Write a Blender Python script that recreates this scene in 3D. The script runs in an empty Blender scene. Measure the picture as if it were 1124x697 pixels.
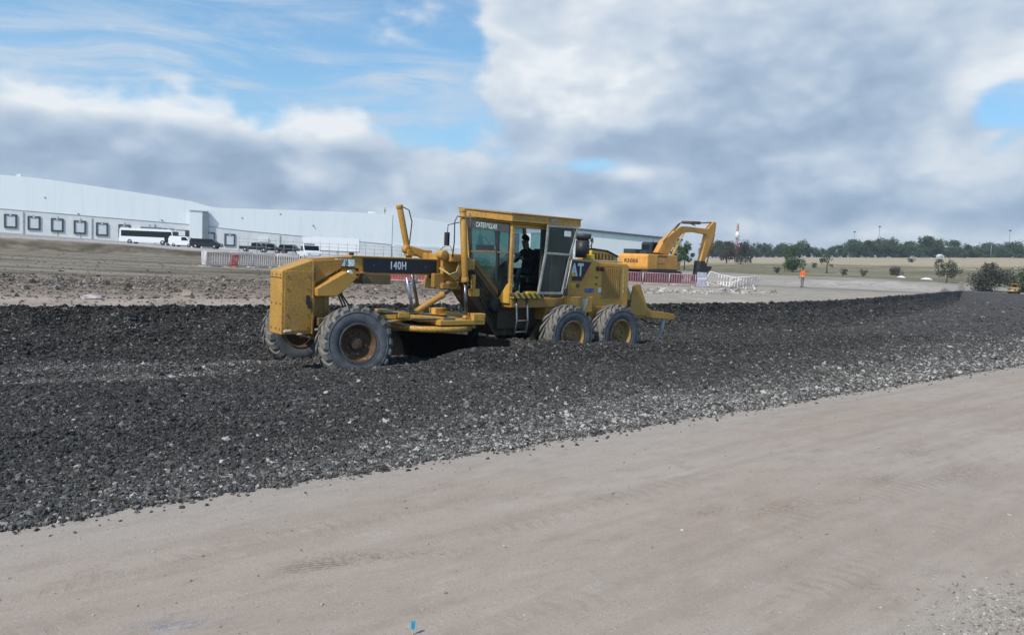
import bpy, bmesh, math, random
import numpy as np
from mathutils import Vector, Matrix, Euler
random.seed(7)
rng = np.random.default_rng(11)
scn = bpy.context.scene
COL = scn.collection
R = math.radians

# ------------------------------------------------------------------ camera
F, CX, CY = 830.0, 562.0, 348.5            # focal length and centre in photo pixels
EYE = np.array([0, 0, 2.2])
PITCH = math.atan(63.5 / F); ROLL = R(2.5)
cf = np.array([0, math.cos(PITCH), -math.sin(PITCH)])
_r0 = np.array([1.0, 0, 0]); _u0 = np.array([0, math.sin(PITCH), math.cos(PITCH)])
cr = math.cos(ROLL) * _r0 + math.sin(ROLL) * _u0
cu = -math.sin(ROLL) * _r0 + math.cos(ROLL) * _u0
def ray(x, y): return cf + cr * (x - CX) / F - cu * (y - CY) / F
def at_z(x, y, z):
    d = ray(x, y); return EYE + d * (z - EYE[2]) / d[2]
def at_D(x, y, D):
    d = ray(x, y); return EYE + d * D / d[1]
def azel(x, y):
    d = ray(x, y); return math.degrees(math.atan2(d[0], d[1])), math.degrees(math.atan2(d[2], math.hypot(d[0], d[1])))

cam = bpy.data.cameras.new('camera'); camo = bpy.data.objects.new('camera', cam); COL.objects.link(camo)
cam.sensor_width = 36; cam.lens = F / 1124 * 36; cam.clip_start = 0.1; cam.clip_end = 9000
M = Matrix.Identity(4)
for i in range(3):
    M[i][0], M[i][1], M[i][2], M[i][3] = cr[i], cu[i], -cf[i], EYE[i]
camo.matrix_world = M
scn.camera = camo

# ------------------------------------------------------------------ object helpers
def tag(o, label, cat=None, group=None, kind=None):
    if label: o['label'] = label
    if cat: o['category'] = cat
    if group: o['group'] = group
    if kind: o['kind'] = kind
    return o
def thing(name, label, cat, loc=(0, 0, 0), rz=0.0, group=None):
    o = bpy.data.objects.new(name, None); COL.objects.link(o)
    o.empty_display_size = .3
    o.location = loc; o.rotation_euler = (0, 0, rz)
    return tag(o, label, cat, group)
class MB:
    def __init__(s): s.v = []; s.f = []; s.m = []; s.sm = []; s.cm = 0
    def add(s, vs, fs, smooth=False):
        b = len(s.v); s.v += [tuple(map(float, p)) for p in vs]
        for f in fs: s.f.append([b + i for i in f]); s.m.append(s.cm); s.sm.append(smooth)
    def box(s, x0, x1, y0, y1, z0, z1):
        s.add([(x0, y0, z0), (x1, y0, z0), (x1, y1, z0), (x0, y1, z0), (x0, y0, z1), (x1, y0, z1), (x1, y1, z1), (x0, y1, z1)],
              [(0, 3, 2, 1), (4, 5, 6, 7), (0, 1, 5, 4), (1, 2, 6, 5), (2, 3, 7, 6), (3, 0, 4, 7)]); return s
    def obox(s, c, ux, uy, uz):       # oriented box: centre and three half-axis vectors
        c, ux, uy, uz = map(Vector, (c, ux, uy, uz))
        P = [c + ux * a + uy * b + uz * d for d in (-1, 1) for a, b in ((-1, -1), (1, -1), (1, 1), (-1, 1))]
        s.add(P, [(0, 3, 2, 1), (4, 5, 6, 7), (0, 1, 5, 4), (1, 2, 6, 5), (2, 3, 7, 6), (3, 0, 4, 7)]); return s
    def prism(s, poly, y0, y1):       # polygon in (x, z), extruded along y
        n = len(poly)
        ar = sum(poly[i][0] * poly[(i + 1) % n][1] - poly[(i + 1) % n][0] * poly[i][1] for i in range(n))
        if ar < 0: poly = poly[::-1]
        s.add([(p[0], y0, p[1]) for p in poly] + [(p[0], y1, p[1]) for p in poly],
              [tuple(range(n)), tuple(range(2 * n - 1, n - 1, -1))] + [(i, n + i, n + (i + 1) % n, (i + 1) % n) for i in range(n)]); return s
    def prismx(s, poly, x0, x1):      # polygon in (y, z), extruded along x
        n = len(poly)
        ar = sum(poly[i][0] * poly[(i + 1) % n][1] - poly[(i + 1) % n][0] * poly[i][1] for i in range(n))
        if ar < 0: poly = poly[::-1]
        s.add([(x0, p[0], p[1]) for p in poly] + [(x1, p[0], p[1]) for p in poly],
              [tuple(range(n - 1, -1, -1)), tuple(range(n, 2 * n))] + [((i + 1) % n, n + (i + 1) % n, n + i, i) for i in range(n)]); return s
    def path(s, pts, r, n=8, cap=True):
        pts = [Vector(p) for p in pts]; rs = r if isinstance(r, (list, tuple)) else [r] * len(pts)
        rings = []; up = None
        for i, p in enumerate(pts):
            t = (pts[min(i + 1, len(pts) - 1)] - pts[max(i - 1, 0)]).normalized()
            if up is None: up = t.cross(Vector((0, 0, 1))) if abs(t.z) < .9 else t.cross(Vector((1, 0, 0)))
            up = (up - t * up.dot(t)).normalized(); w = t.cross(up)
            rings.append([p + (up * math.cos(2 * math.pi * k / n) + w * math.sin(2 * math.pi * k / n)) * rs[i] for k in range(n)])
        vs = [q for rg in rings for q in rg]; fs = []
        for i in range(len(pts) - 1):
            for k in range(n): fs.append((i * n + k, i * n + (k + 1) % n, (i + 1) * n + (k + 1) % n, (i + 1) * n + k))
        s.add(vs, fs, True)
        if cap:
            b = len(s.v) - len(vs)
            s.f.append([b + k for k in range(n - 1, -1, -1)]); s.m.append(s.cm); s.sm.append(False)
            s.f.append([b + (len(pts) - 1) * n + k for k in range(n)]); s.m.append(s.cm); s.sm.append(False)
        return s
    def tube(s, a, b, r, n=12): return s.path([a, b], r, n)
    def lathe(s, prof, n=40, c=(0, 0, 0)):   # profile of (y, radius) round the y axis
        vs = []; fs = []; m = len(prof)
        for k in range(n):
            a = 2 * math.pi * k / n
            for (y, r) in prof: vs.append((c[0] + r * math.cos(a), c[1] + y, c[2] + r * math.sin(a)))
        for k in range(n):
            for i in range(m - 1): fs.append((k * m + i, k * m + i + 1, ((k + 1) % n) * m + i + 1, ((k + 1) % n) * m + i))
        s.add(vs, fs, True); return s
    def mesh(s, name, mats):
        me = bpy.data.meshes.new(name); me.from_pydata(s.v, [], s.f)
        for m in (mats if isinstance(mats, (list, tuple)) else [mats]): me.materials.append(m)
        me.polygons.foreach_set('material_index', s.m); me.polygons.foreach_set('use_smooth', s.sm)
        me.update()
        bm = bmesh.new(); bm.from_mesh(me); bmesh.ops.recalc_face_normals(bm, faces=bm.faces); bm.to_mesh(me); bm.free()
        return me
    def each(s, name, mats, parent=None, bevel=0.0, seg=2):   # every loose piece its own part
        par = list(range(len(s.v)))
        def find(i):
            while par[i] != i: par[i] = par[par[i]]; i = par[i]
            return i
        for f in s.f:
            for i in f[1:]: par[find(i)] = find(f[0])
        comp = {}
        for k, f in enumerate(s.f): comp.setdefault(find(f[0]), []).append(k)
        out = []
        for ks in comp.values():
            m = MB(); ids = {}
            for k in ks:
                for i in s.f[k]:
                    if i not in ids: ids[i] = len(m.v); m.v.append(s.v[i])
                m.f.append([ids[i] for i in s.f[k]]); m.m.append(s.m[k]); m.sm.append(s.sm[k])
            out.append(m.build(name, mats, parent, bevel, seg))
        return out
    def build(s, name, mats, parent=None, bevel=0.0, seg=2):
        o = bpy.data.objects.new(name, s.mesh(name, mats)); COL.objects.link(o)
        if parent: o.parent = parent
        if bevel:
            b = o.modifiers.new('bevel', 'BEVEL'); b.width = bevel; b.segments = seg; b.limit_method = 'ANGLE'; b.angle_limit = R(35)
        return o
def copy_tree(o, parent=None):
    c = o.copy(); COL.objects.link(c)
    if parent: c.parent = parent
    for ch in list(o.children): copy_tree(ch, c)
    return c
def text_mesh(name, txt, size, mat, parent, mat4, sx=1.0, bold=0.0, depth=.004, align='CENTER'):
    cu_ = bpy.data.curves.new(name, 'FONT'); cu_.body = txt; cu_.size = size; cu_.offset = bold; cu_.extrude = depth; cu_.space_character = 1.12
    cu_.align_x = align; cu_.align_y = 'CENTER'
    to = bpy.data.objects.new(name + '_c', cu_); COL.objects.link(to)
    bpy.context.view_layer.update()
    me = bpy.data.meshes.new_from_object(to.evaluated_get(bpy.context.evaluated_depsgraph_get()))
    bpy.data.objects.remove(to); bpy.data.curves.remove(cu_)
    me.transform(mat4 @ Matrix.Diagonal((sx, 1, 1, 1))); me.name = name
    me.materials.clear(); me.materials.append(mat)
    o = bpy.data.objects.new(name, me); COL.objects.link(o); o.parent = parent
    return o
def near_face(a, y, z):     # text on a plane facing -y: right = +x, up = +z
    return Matrix(((1, 0, 0, a), (0, 0, -1, y), (0, 1, 0, z), (0, 0, 0, 1)))
def front_face(a, y, z):    # text on a plane facing -x: right = -y, up = +z
    return Matrix(((0, 0, -1, a), (-1, 0, 0, y), (0, 1, 0, z), (0, 0, 0, 1)))

# ------------------------------------------------------------------ materials
class NT:
    def __init__(s, nt): s.t = nt; s.t.nodes.clear()
    def n(s, typ, **kw):
        x = s.t.nodes.new(typ)
        for k, v in kw.items(): setattr(x, k, v)
        return x
    def set(s, sock, v):
        if hasattr(v, 'is_output'): s.t.links.new(v, sock)
        elif v is not None: sock.default_value = v
    def math(s, op, a, b=None, c=None, clamp=False):
        x = s.n('ShaderNodeMath', operation=op); x.use_clamp = clamp
        for i, v in enumerate((a, b, c)):
            if v is not None: s.set(x.inputs[i], v)
        return x.outputs[0]
    def vmath(s, op, a, b=None):
        x = s.n('ShaderNodeVectorMath', operation=op)
        s.set(x.inputs[0], a)
        if b is not None: s.set(x.inputs[1], b)
        return x.outputs[0]
    def mix(s, f, a, b, typ='MIX'):
        x = s.n('ShaderNodeMix', data_type='RGBA', blend_type=typ)
        s.set(x.inputs[0], f); s.set(x.inputs[6], a); s.set(x.inputs[7], b); return x.outputs[2]
    def noise(s, vec, scale, detail=4, rough=.55, dist=0.0):
        x = s.n('ShaderNodeTexNoise'); s.set(x.inputs['Vector'], vec)
        x.inputs['Scale'].default_value = scale; x.inputs['Detail'].default_value = detail
        x.inputs['Roughness'].default_value = rough; x.inputs['Distortion'].default_value = dist; return x.outputs['Fac']
    def ramp(s, f, stops, interp='LINEAR'):
        x = s.n('ShaderNodeValToRGB'); s.set(x.inputs[0], f); cr_ = x.color_ramp; cr_.interpolation = interp
        while len(cr_.elements) < len(stops): cr_.elements.new(.5)
        for e, (p, c) in zip(cr_.elements, stops): e.position = p; e.color = (*c, 1) if len(c) == 3 else c
        return x.outputs[0]
    def smooth(s, v, a, b):
        x = s.n('ShaderNodeMapRange', interpolation_type='SMOOTHSTEP'); s.set(x.inputs[0], v)
        x.inputs[1].default_value = a; x.inputs[2].default_value = b; return x.outputs[0]
    def mapping(s, vec, loc=(0, 0, 0), rot=(0, 0, 0), sc=(1, 1, 1)):
        x = s.n('ShaderNodeMapping'); s.set(x.inputs[0], vec); x.inputs[1].default_value = loc
        x.inputs[2].default_value = rot; x.inputs[3].default_value = sc; return x.outputs[0]
    def bump(s, h, strength=.3, dist=.02, normal=None):
        x = s.n('ShaderNodeBump'); s.set(x.inputs['Height'], h); x.inputs['Strength'].default_value = strength
        x.inputs['Distance'].default_value = dist
        if normal is not None: s.set(x.inputs['Normal'], normal)
        return x.outputs[0]
    def pbsdf(s, color, rough=.6, metal=0.0, normal=None, spec=.4, **kw):
        x = s.n('ShaderNodeBsdfPrincipled'); s.set(x.inputs['Base Color'], color if hasattr(color, 'is_output') else (*color, 1))
        s.set(x.inputs['Roughness'], rough); s.set(x.inputs['Metallic'], metal); x.inputs['Specular IOR Level'].default_value = spec
        if normal is not None: s.set(x.inputs['Normal'], normal)
        for k, v in kw.items(): s.set(x.inputs[k], v)
        o = s.n('ShaderNodeOutputMaterial'); s.t.links.new(x.outputs[0], o.inputs[0]); return x
def newmat(name):
    m = bpy.data.materials.new(name); m.use_nodes = True; return m, NT(m.node_tree)
def obj_coord(T): return T.n('ShaderNodeTexCoord').outputs['Object']
def world_coord(T): return T.n('ShaderNodeNewGeometry').outputs['Position']
def plain(name, c, rough=.6, metal=0.0, var=.25, scale=4.0, dust=0.0, dustc=(.3, .27, .22), bump=0.0, spec=.4):
    m, T = newmat(name); v = obj_coord(T)
    n1 = T.noise(v, scale, 5, .6); n2 = T.noise(v, scale * 7.3, 4, .6)
    lo = tuple(x * (1 - var) for x in c); hi = tuple(min(1, x * (1 + var)) for x in c)
    col = T.mix(T.smooth(n1, .3, .7), (*lo, 1), (*hi, 1))
    if dust:
        geo = T.n('ShaderNodeNewGeometry'); sep = T.n('ShaderNodeSeparateXYZ'); T.set(sep.inputs[0], geo.outputs['Normal'])
        d = T.math('MULTIPLY', T.smooth(T.math('ADD', n2, T.math('MULTIPLY', sep.outputs[2], .12)), .42, .72), dust)
        col = T.mix(d, col, (*dustc, 1))
    nb = T.bump(n2, bump, .01) if bump else None
    T.pbsdf(col, T.math('ADD', T.math('MULTIPLY', n2, .25), rough - .12), metal, nb, spec)
    return m
def painted(name, c, dirt=(.13, .085, .045), amount=.5, rough=.45):
    """old machine paint: dusty, scuffed along the edges, rust specks, streaks down the panels"""
    m, T = newmat(name); v = obj_coord(T)
    big = T.noise(v, 1.3, 3, .5); mid = T.noise(v, 4.5, 3, .55); fine = T.noise(v, 38, 4, .7)
    streak = T.noise(T.mapping(v, sc=(9, 9, .8)), 1.5, 4, .6)
    col = T.mix(T.smooth(big, .35, .7), (*[x * .86 for x in c], 1), (*[min(1, x * 1.08) for x in c], 1))
    col = T.mix(T.math('MULTIPLY', T.smooth(streak, .5, .78), .35 * amount), col, (*dirt, 1))
    col = T.mix(T.math('MULTIPLY', T.smooth(mid, .56, .74), .45 * amount), col, (*[.55 * a + .45 * b for a, b in zip(c, dirt)], 1))
    scr = T.noise(T.mapping(v, rot=(.4, .9, .3), sc=(2, 60, 14)), 1.0, 3, .6); col = T.mix(T.math('MULTIPLY', T.math('MULTIPLY', T.smooth(scr, .66, .72), T.smooth(mid, .45, .6)), .55), col, (.12, .085, .05, 1))
    geo = T.n('ShaderNodeNewGeometry')
    edge = T.math('MULTIPLY', T.smooth(geo.outputs['Pointiness'], .53, .60), T.smooth(fine, .4, .62))
    col = T.mix(T.math('MULTIPLY', edge, .8), col, (.10, .07, .05, 1))
    col = T.mix(T.math('MULTIPLY', T.smooth(T.noise(v, 15, 5, .75), .62, .70), .75 * amount), col, (.085, .06, .04, 1))
    col = T.mix(T.math('MULTIPLY', T.smooth(T.noise(T.mapping(v, loc=(3, 1, 2)), 3.2, 5, .7), .56, .72), .5 * amount), col, (.50, .42, .30, 1))
    T.pbsdf(col, T.math('ADD', T.math('MULTIPLY', mid, .35), rough - .1), 0, T.bump(fine, .03, .003), .4)
    return m
YEL = painted('machine_yellow', (.57, .300, .052), amount=.55)
YELB = painted('machine_yellow_frame', (.44, .225, .036), amount=.8)
YELC = painted('clean_machine_yellow', (.68, .37, .055), amount=.25)
ORA = painted('excavator_orange', (.70, .325, .06), amount=.25)
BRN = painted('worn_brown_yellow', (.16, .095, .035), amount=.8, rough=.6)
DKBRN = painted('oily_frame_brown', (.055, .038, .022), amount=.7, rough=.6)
RUSTY = painted('rusty_rim', (.085, .045, .022), amount=.9, rough=.7)
TAN = painted('tan_rim', (.33, .20, .075), amount=.9, rough=.65)
BLK = plain('black_paint', (.012, .013, .017), .5, dust=.12)
DECAL = plain('black_decal', (.010, .012, .020), .42, var=.15)
DGREY = plain('dark_grey_trim', (.035, .037, .04), .6, dust=.25)
STEEL = plain('worn_steel', (.20, .20, .215), .42, .7)
CHROME = plain('cylinder_rod', (.14, .14, .16), .3, .8)
CHROMEL = plain('bright_cylinder_rod', (.30, .31, .40), .38, .6)
WHT = plain('white_paint', (.72, .74, .75), .5, var=.08)
LETTER = plain('white_lettering', (.62, .66, .72), .5, var=.06)
ALU = plain('door_aluminium', (.36, .35, .32), .45, .4, dust=.3)
REDP = plain('red_paint', (.45, .03, .02), .5)
BLUEP = plain('blue_sticker', (.10, .13, .30), .5, var=.5, scale=20)
YSTK = plain('yellow_sticker', (.60, .40, .03), .5)
HOSE = plain('hydraulic_hose', (.05, .045, .035), .55, dust=.3)
HOSEY = plain('yellow_hose', (.42, .30, .10), .55, dust=.3)
CAKED = plain('caked_mud', (.42, .36, .30), .9, scale=9, bump=.6)
SEATM = plain('seat_fabric', (.018, .02, .022), .85)
LAMPM = plain('lamp_reflector', (.75, .76, .78), .2, .6, var=.3, scale=14)
LAMPA = plain('amber_lens', (.42, .16, .02), .3)
def tyre_mat():
    m, T = newmat('dusty_rubber'); v = obj_coord(T)
    n1 = T.noise(v, 5, 5, .6); n2 = T.noise(v, 40, 4, .7)
    col = T.mix(T.smooth(n1, .3, .7), (.070, .074, .082, 1), (.125, .130, .142, 1))
    col = T.mix(T.math('MULTIPLY', T.smooth(n2, .5, .75), .5), col, (.19, .175, .155, 1))
    T.pbsdf(col, .82, 0, T.bump(n2, .25, .006), .25); return m
TYRE = tyre_mat()
TYREM = plain('gravel_dusted_rubber', (.15, .14, .125), .9, var=.35, scale=9, dust=.55, dustc=(.24, .215, .185), bump=.4)
def glass_mat(name, tint, amount=.86, rough=.03):
    m, T = newmat(name)
    tr = T.n('ShaderNodeBsdfTransparent'); tr.inputs[0].default_value = (*tint, 1)
    gl = T.n('ShaderNodeBsdfGlossy'); gl.inputs['Roughness'].default_value = rough; gl.inputs[0].default_value = (.9, .95, 1, 1)
    df = T.n('ShaderNodeBsdfDiffuse'); df.inputs[0].default_value = (.22, .2, .17, 1)
    lw = T.n('ShaderNodeLayerWeight'); lw.inputs[0].default_value = .5
    fz = T.math('ADD', .04, T.math('MULTIPLY', .9, T.math('POWER', lw.outputs['Facing'], 5)))
    a = T.n('ShaderNodeMixShader'); T.set(a.inputs[0], T.math('MULTIPLY', T.smooth(T.noise(obj_coord(T), 3, 5), .4, .8), .12))
    T.t.links.new(tr.outputs[0], a.inputs[1]); T.t.links.new(df.outputs[0], a.inputs[2])
    b = T.n('ShaderNodeMixShader'); T.set(b.inputs[0], fz)
    T.t.links.new(a.outputs[0], b.inputs[1]); T.t.links.new(gl.outputs[0], b.inputs[2])
    o = T.n('ShaderNodeOutputMaterial'); T.t.links.new(b.outputs[0], o.inputs[0]); return m
GLASS = glass_mat('tinted_glass', (.50, .66, .64))
GLASSD = glass_mat('dark_glass', (.20, .24, .23))
CARGL = plain('car_glass', (.006, .008, .012), .2, var=.1, spec=.25)
def hazard_mat():
    m, T = newmat('hazard_stripes'); v = obj_coord(T); sep = T.n('ShaderNodeSeparateXYZ'); T.set(sep.inputs[0], v)
    f = T.math('FRACT', T.math('MULTIPLY', T.math('ADD', sep.outputs[0], T.math('MULTIPLY', sep.outputs[2], .9)), 6.6))
    col = T.mix(T.math('GREATER_THAN', f, .5), (.50, .36, .04, 1), (.03, .028, .02, 1))
    T.pbsdf(T.mix(T.math('MULTIPLY', T.noise(v, 25), .3), col, (.2, .16, .1, 1)), .6); return m
HAZ = hazard_mat()

# ------------------------------------------------------------------ noise
def _hash(ix, iy, seed):
    h = (ix.astype(np.int64) * 374761393 + iy.astype(np.int64) * 668265263 + seed * 974711) & 0xffffffff
    h = ((h ^ (h >> 13)) * 1274126177) & 0xffffffff
    return ((h ^ (h >> 16)) & 0xffff) / 65535.0
def vnoise(x, y, seed=0):
    ix = np.floor(x); iy = np.floor(y); fx = x - ix; fy = y - iy
    fx = fx * fx * (3 - 2 * fx); fy = fy * fy * (3 - 2 * fy)
    a = _hash(ix, iy, seed); b = _hash(ix + 1, iy, seed); c = _hash(ix, iy + 1, seed); d = _hash(ix + 1, iy + 1, seed)
    return (a * (1 - fx) + b * fx) * (1 - fy) + (c * (1 - fx) + d * fx) * fy - .5
def fbm(x, y, seed=0, oct=4):
    s = 0; a = 1.0
    for i in range(oct): s = s + a * vnoise(x * 2 ** i + 17.3 * i, y * 2 ** i - 9.1 * i, seed + i); a *= .5
    return s
def sst(x, a, b):
    t = np.clip((x - a) / (b - a), 0, 1); return t * t * (3 - 2 * t)

# ------------------------------------------------------------------ ground shape
LD = R(39.5)                                     # direction of the road edge
TH = R(38.5)                                     # heading of the grader
GP = np.array([-3.47, 14.41, -.1])               # grader origin: front axle on the ground
gex = np.array([math.cos(TH), math.sin(TH), 0]); gey = np.array([-math.sin(TH), math.cos(TH), 0])
_edge = [(-700, 339), (0, 339), (140, 339.5), (270, 338.5), (430, 337.5), (560, 336.5), (730, 335.5), (800, 334.5), (860, 333.2), (910, 331), (960, 328), (1010, 324), (1038, 321.3), (1050, 320)]
_ep = []
for px, py in _edge:
    if px < 0: continue
    p = at_z(px, py, .75); _ep.append((math.atan2(p[0], p[1]), math.hypot(p[0], p[1])))
p0, p1 = at_z(0, 339, .75), at_z(270, 338.5, .75)
for k in (4, 9, 16, 30):
    q = p0 + (p0 - p1) / np.linalg.norm(p0 - p1) * k; _ep.append((math.atan2(q[0], q[1]), math.hypot(q[0], q[1])))
_ep.sort(); _ea = np.array([e[0] for e in _ep]); _er = np.array([e[1] for e in _ep])
TIP = _ea[-1]
_g = np.linspace(-1.3, 1.3, 6001); _gr = np.interp(_g, _ea, _er); _gr = np.where(_g > TIP, _er[-1] + (_g - TIP) * 300, _gr); _k = np.hanning(75); _k /= _k.sum()
_gs = np.convolve(np.pad(_gr, 37, mode='edge'), _k, mode='valid'); _gs = np.minimum(_gs, 150)
_sing = _gs / np.sqrt(_gs ** 2 + np.gradient(_gs, _g) ** 2); _sing = np.where(_g > TIP - R(1.6), _sing[np.searchsorted(_g, TIP - R(1.6))], _sing)
_sing = np.convolve(np.pad(_sing, 37, mode='edge'), _k, mode='valid')
def r_edge(ph):
    base = np.interp(ph, _g, _gs)
    j = vnoise(ph * 25, ph * 0, 5) * .25 + vnoise(ph * 110, ph * 0, 6) * .06
    base = base * (1 + j * .03)
    w = sst(ph, TIP, TIP + R(.5))
    return base * (1 - w) + (165 + vnoise(ph * 80, ph * 0, 8) * 6) * w
def r_road(ph):
    c = np.maximum(np.cos(ph + LD), .02)
    x = np.minimum((6.8) / c, 120.0)
    return x * (1 + .010 * vnoise(ph * 40, ph * 0, 3) + .008 * vnoise(ph * 130, ph * 0, 4))
def z_road(X, Y):
    n = -math.sin(LD) * X + math.cos(LD) * Y; s = math.cos(LD) * X + math.sin(LD) * Y
    return .05 * fbm(s * .12, n * .35, 21, 3) + .012 * fbm(s * .9, n * 2.2, 25, 3) - .012
def ga_gy(X, Y):
    dx, dy = X - GP[0], Y - GP[1]
    return dx * gex[0] + dy * gex[1], dx * gey[0] + dy * gey[1]
def z_gravel(X, Y, r, re, sg, ph):
    n = -math.sin(LD) * X + math.cos(LD) * Y; s = math.cos(LD) * X + math.sin(LD) * Y
    z = -.06 + .075 * (1 - sst(n, 6.8, 7.5)) + .10 * sst(n, 6.5, 7.8) + .10 * sst(n, 7.5, 9) * (1 - sst(n, 9.5, 12.0)) + .07 * fbm(s * .25, n * .6, 31, 4) + .05 * fbm(s * 1.5, n * 1.9, 35, 3)
    a, y = ga_gy(X, Y)
    z = z + .17 * sst(n, 7.2, 9.8) * (1 - sst(n + .3 * vnoise(s * .7, n * 0, 39), 10.6, 12.1)) * (1 - .75 * sst(a, -3.2, -.8)) * (1 + .5 * vnoise(s * .6, n * .9, 38))
    # windrow spilled by the blade beside and behind the rear wheels
    wob = .18 * vnoise(a * .8, a * 0, 41)
    rg = np.exp(-((y + 1.62 + wob) / .52) ** 2) * sst(a, .6, 2.6) * (1 - .45 * sst(a, 8.2, 13)) * (1 - sst(a, 16, 30)) * .33
    rg2 = np.exp(-((y + .7) / .75) ** 2) * np.exp(-((a - 3.9) / .85) ** 2) * .42
    rgf = np.exp(-((y + 1.75) / .4) ** 2) * (1 - sst(a, 1.5, 4)) * sst(a, -3, -.6) * .16
    z = z + rg * (1 + .4 * vnoise(a * 1.7, y * 2, 43)) + rg2 + rgf
    # ruts: flat wheel track ahead of the machine
    tr = np.exp(-((y - .15) / .45) ** 4) * (1 - sst(a, -2.4, -1.0))
    z = z * (1 - .8 * tr) + tr * (-.05)
    for yy, a0, a1 in ((-1.04, -.75, .8), (1.2, -.85, .7), (-1.04, 4.6, 7.6), (1.04, 4.6, 7.6)):
        hole = np.exp(-((y - yy) / .2) ** 4) * sst(a, a0 - .2, a0) * (1 - sst(a, a1, a1 + .2)); z = z * (1 - hole) - .13 * hole
    d = np.maximum((re - r) * sg, 0)
    d = np.maximum(d + (.22 * vnoise(s * .9, n * 1.3, 57) + .12 * vnoise(s * 2.6, n * 3.1, 58)) * sst(d, .12, .6), 0)
    w = np.interp(ph, [R(-40), R(-12), R(5), R(22), R(31)], [3.4, 3.2, 2.4, 1.1, .8])
    up = np.interp(d / w, [0, .07, .14, .3, .6, 1.0], [.80, .66, .46, .31, .12, 0.0])
    up = up + sst(d / w, .02, .1) * (1 - sst(d / w, .6, 1.3)) * .24 * fbm(s * 1.1, n * 1.6, 51, 5) + (1 - sst(d, .0, .15)) * .05 * fbm(s * 3.5, n * 3, 55, 3)
    rr_ = r_road(ph); ke = sst(r / rr_, 1.0, 1.05); z = z * ke + (z_road(X, Y) + .010) * (1 - ke)
    far = sst(ph, TIP, TIP + R(.5))
    z = z * (1 - sst(r, 40, 110) * .85) - .34 * sst(r, 24, 42) * (1 - sst(r, 105, 155)) * sst(n, 9.5, 14)
    return z * np.maximum(sst(d / w, .1, .8), far) + up * (1 - far)
_eb_a = [R(a) for a in (-60, -36, -29, -24, -18, -12, 4, 10)]
_eb_z = [2.35, 2.35, 2.12, 1.7, 1.35, 1.2, 1.1, .85]
def z_ground(ph, r, X, Y):
    re = r_edge(ph); e = r / re
    z = .75 + .12 * sst(r, 30, 90)
    top = np.interp(ph, _eb_a, _eb_z)
    wl = 1 - sst(ph, R(8), R(15))
    z = z + wl * ((top - .87) * sst(r, 96 + 3 * vnoise(ph * 30, ph * 0, 61), 105) + .15 * sst(r, 106, 170))
    sc = np.interp(ph, [R(10), R(15), R(20), R(27), R(33)], [.55, .72, .9, 1.08, 1.25])
    z = z + (1 - wl) * sc * np.interp(r, [165, 200, 280, 450, 800, 4000], [0, .9, 4.3, 10.4, 13, 13])
    z = z - .5 * (e < 1.001)
    far = sst(ph, TIP, TIP + R(.5) + R(2.5) * sst(r, 168, 200)); z = z - far * .85 * (1 - sst(r, 165, 230))
    rub = sst(e, 1.22, 1.34) * (1 - sst(e, 1.75, 1.95)) * (1 - sst(ph, R(4), R(12)))
    z = z + rub * (.08 + .22 * np.maximum(fbm(X * .5, Y * .5, 71, 4), -.1)) + .05 * fbm(X * .15, Y * .3, 75, 4) * sst(e, 1.0, 1.2) + .02 * fbm(X * 1.3, Y * 1.3, 76, 3)
    # low mounds of pale spoil on the plain
    for (px, py, sx, sy, h) in ((915, 314, 7, 4, .5), (955, 317, 8, 3, .4), (978, 316, 2.2, 1.6, .7), (845, 312, 6, 3, .2), (1000, 319, 9, 2.5, .25)):
        c = at_z(px, py, .8); z = z + h * np.exp(-((X - c[0]) / sx) ** 2 - ((Y - c[1]) / sy) ** 2) * (1 + .5 * vnoise(X * .5, Y * .5, 77))
    return z
def ground_z(X, Y):
    X = np.array([float(X)]); Y = np.array([float(Y)]); r = np.hypot(X, Y); ph = np.arctan2(X, Y)
    return float(z_ground(ph, r, X, Y)[0])

PH = np.concatenate([np.radians(np.arange(-66, -39, .6)), np.radians(np.arange(-39, 39, .095)), np.radians(np.arange(39, 66, .6))])
def sheet(name, r0, r1, rows, zf, mat, power=1.0, attr=None, rmid=None):
    u = np.linspace(0, 1, rows) ** power
    R_ = r0[None, :] * (r1 / r0)[None, :] ** u[:, None]
    if rmid is not None:
        v_ = np.linspace(0, 1, 70)[1:]; R_ = np.concatenate([r0[None, :] * (rmid / r0)[None, :] ** u[:, None], rmid[None, :] * (r1 / rmid)[None, :] ** v_[:, None]])
    P_ = np.broadcast_to(PH[None, :], R_.shape)
    X = R_ * np.sin(P_); Y = R_ * np.cos(P_); Z = zf(X, Y, R_, P_)
    nr, nc = R_.shape
    co = np.stack([X, Y, Z], -1).reshape(-1, 3).astype(np.float32)
    i = np.arange(nr * nc).reshape(nr, nc)
    q = np.stack([i[:-1, :-1], i[1:, :-1], i[1:, 1:], i[:-1, 1:]], -1).reshape(-1, 4)[:, ::-1]
    me = bpy.data.meshes.new(name); me.vertices.add(len(co)); me.vertices.foreach_set('co', co.ravel())
    me.loops.add(q.size); me.loops.foreach_set('vertex_index', q.ravel().astype(np.int32))
    me.polygons.add(len(q)); me.polygons.foreach_set('loop_start', np.arange(0, q.size, 4, dtype=np.int32))
    me.polygons.foreach_set('use_smooth', np.ones(len(q), dtype=bool)); me.update(calc_edges=True)
    if attr:
        for k, fn in attr.items():
            val = fn(X, Y, R_, P_)
            if val.ndim == 2: at = me.attributes.new(k, 'FLOAT', 'POINT'); at.data.foreach_set('value', val.ravel().astype(np.float32))
            else: at = me.attributes.new(k, 'FLOAT_COLOR', 'POINT'); at.data.foreach_set('color', np.concatenate([val, np.ones(val.shape[:2] + (1,))], -1).reshape(-1).astype(np.float32))
    me.materials.append(mat); o = bpy.data.objects.new(name, me); COL.objects.link(o); o['kind'] = 'structure'
    return o

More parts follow.
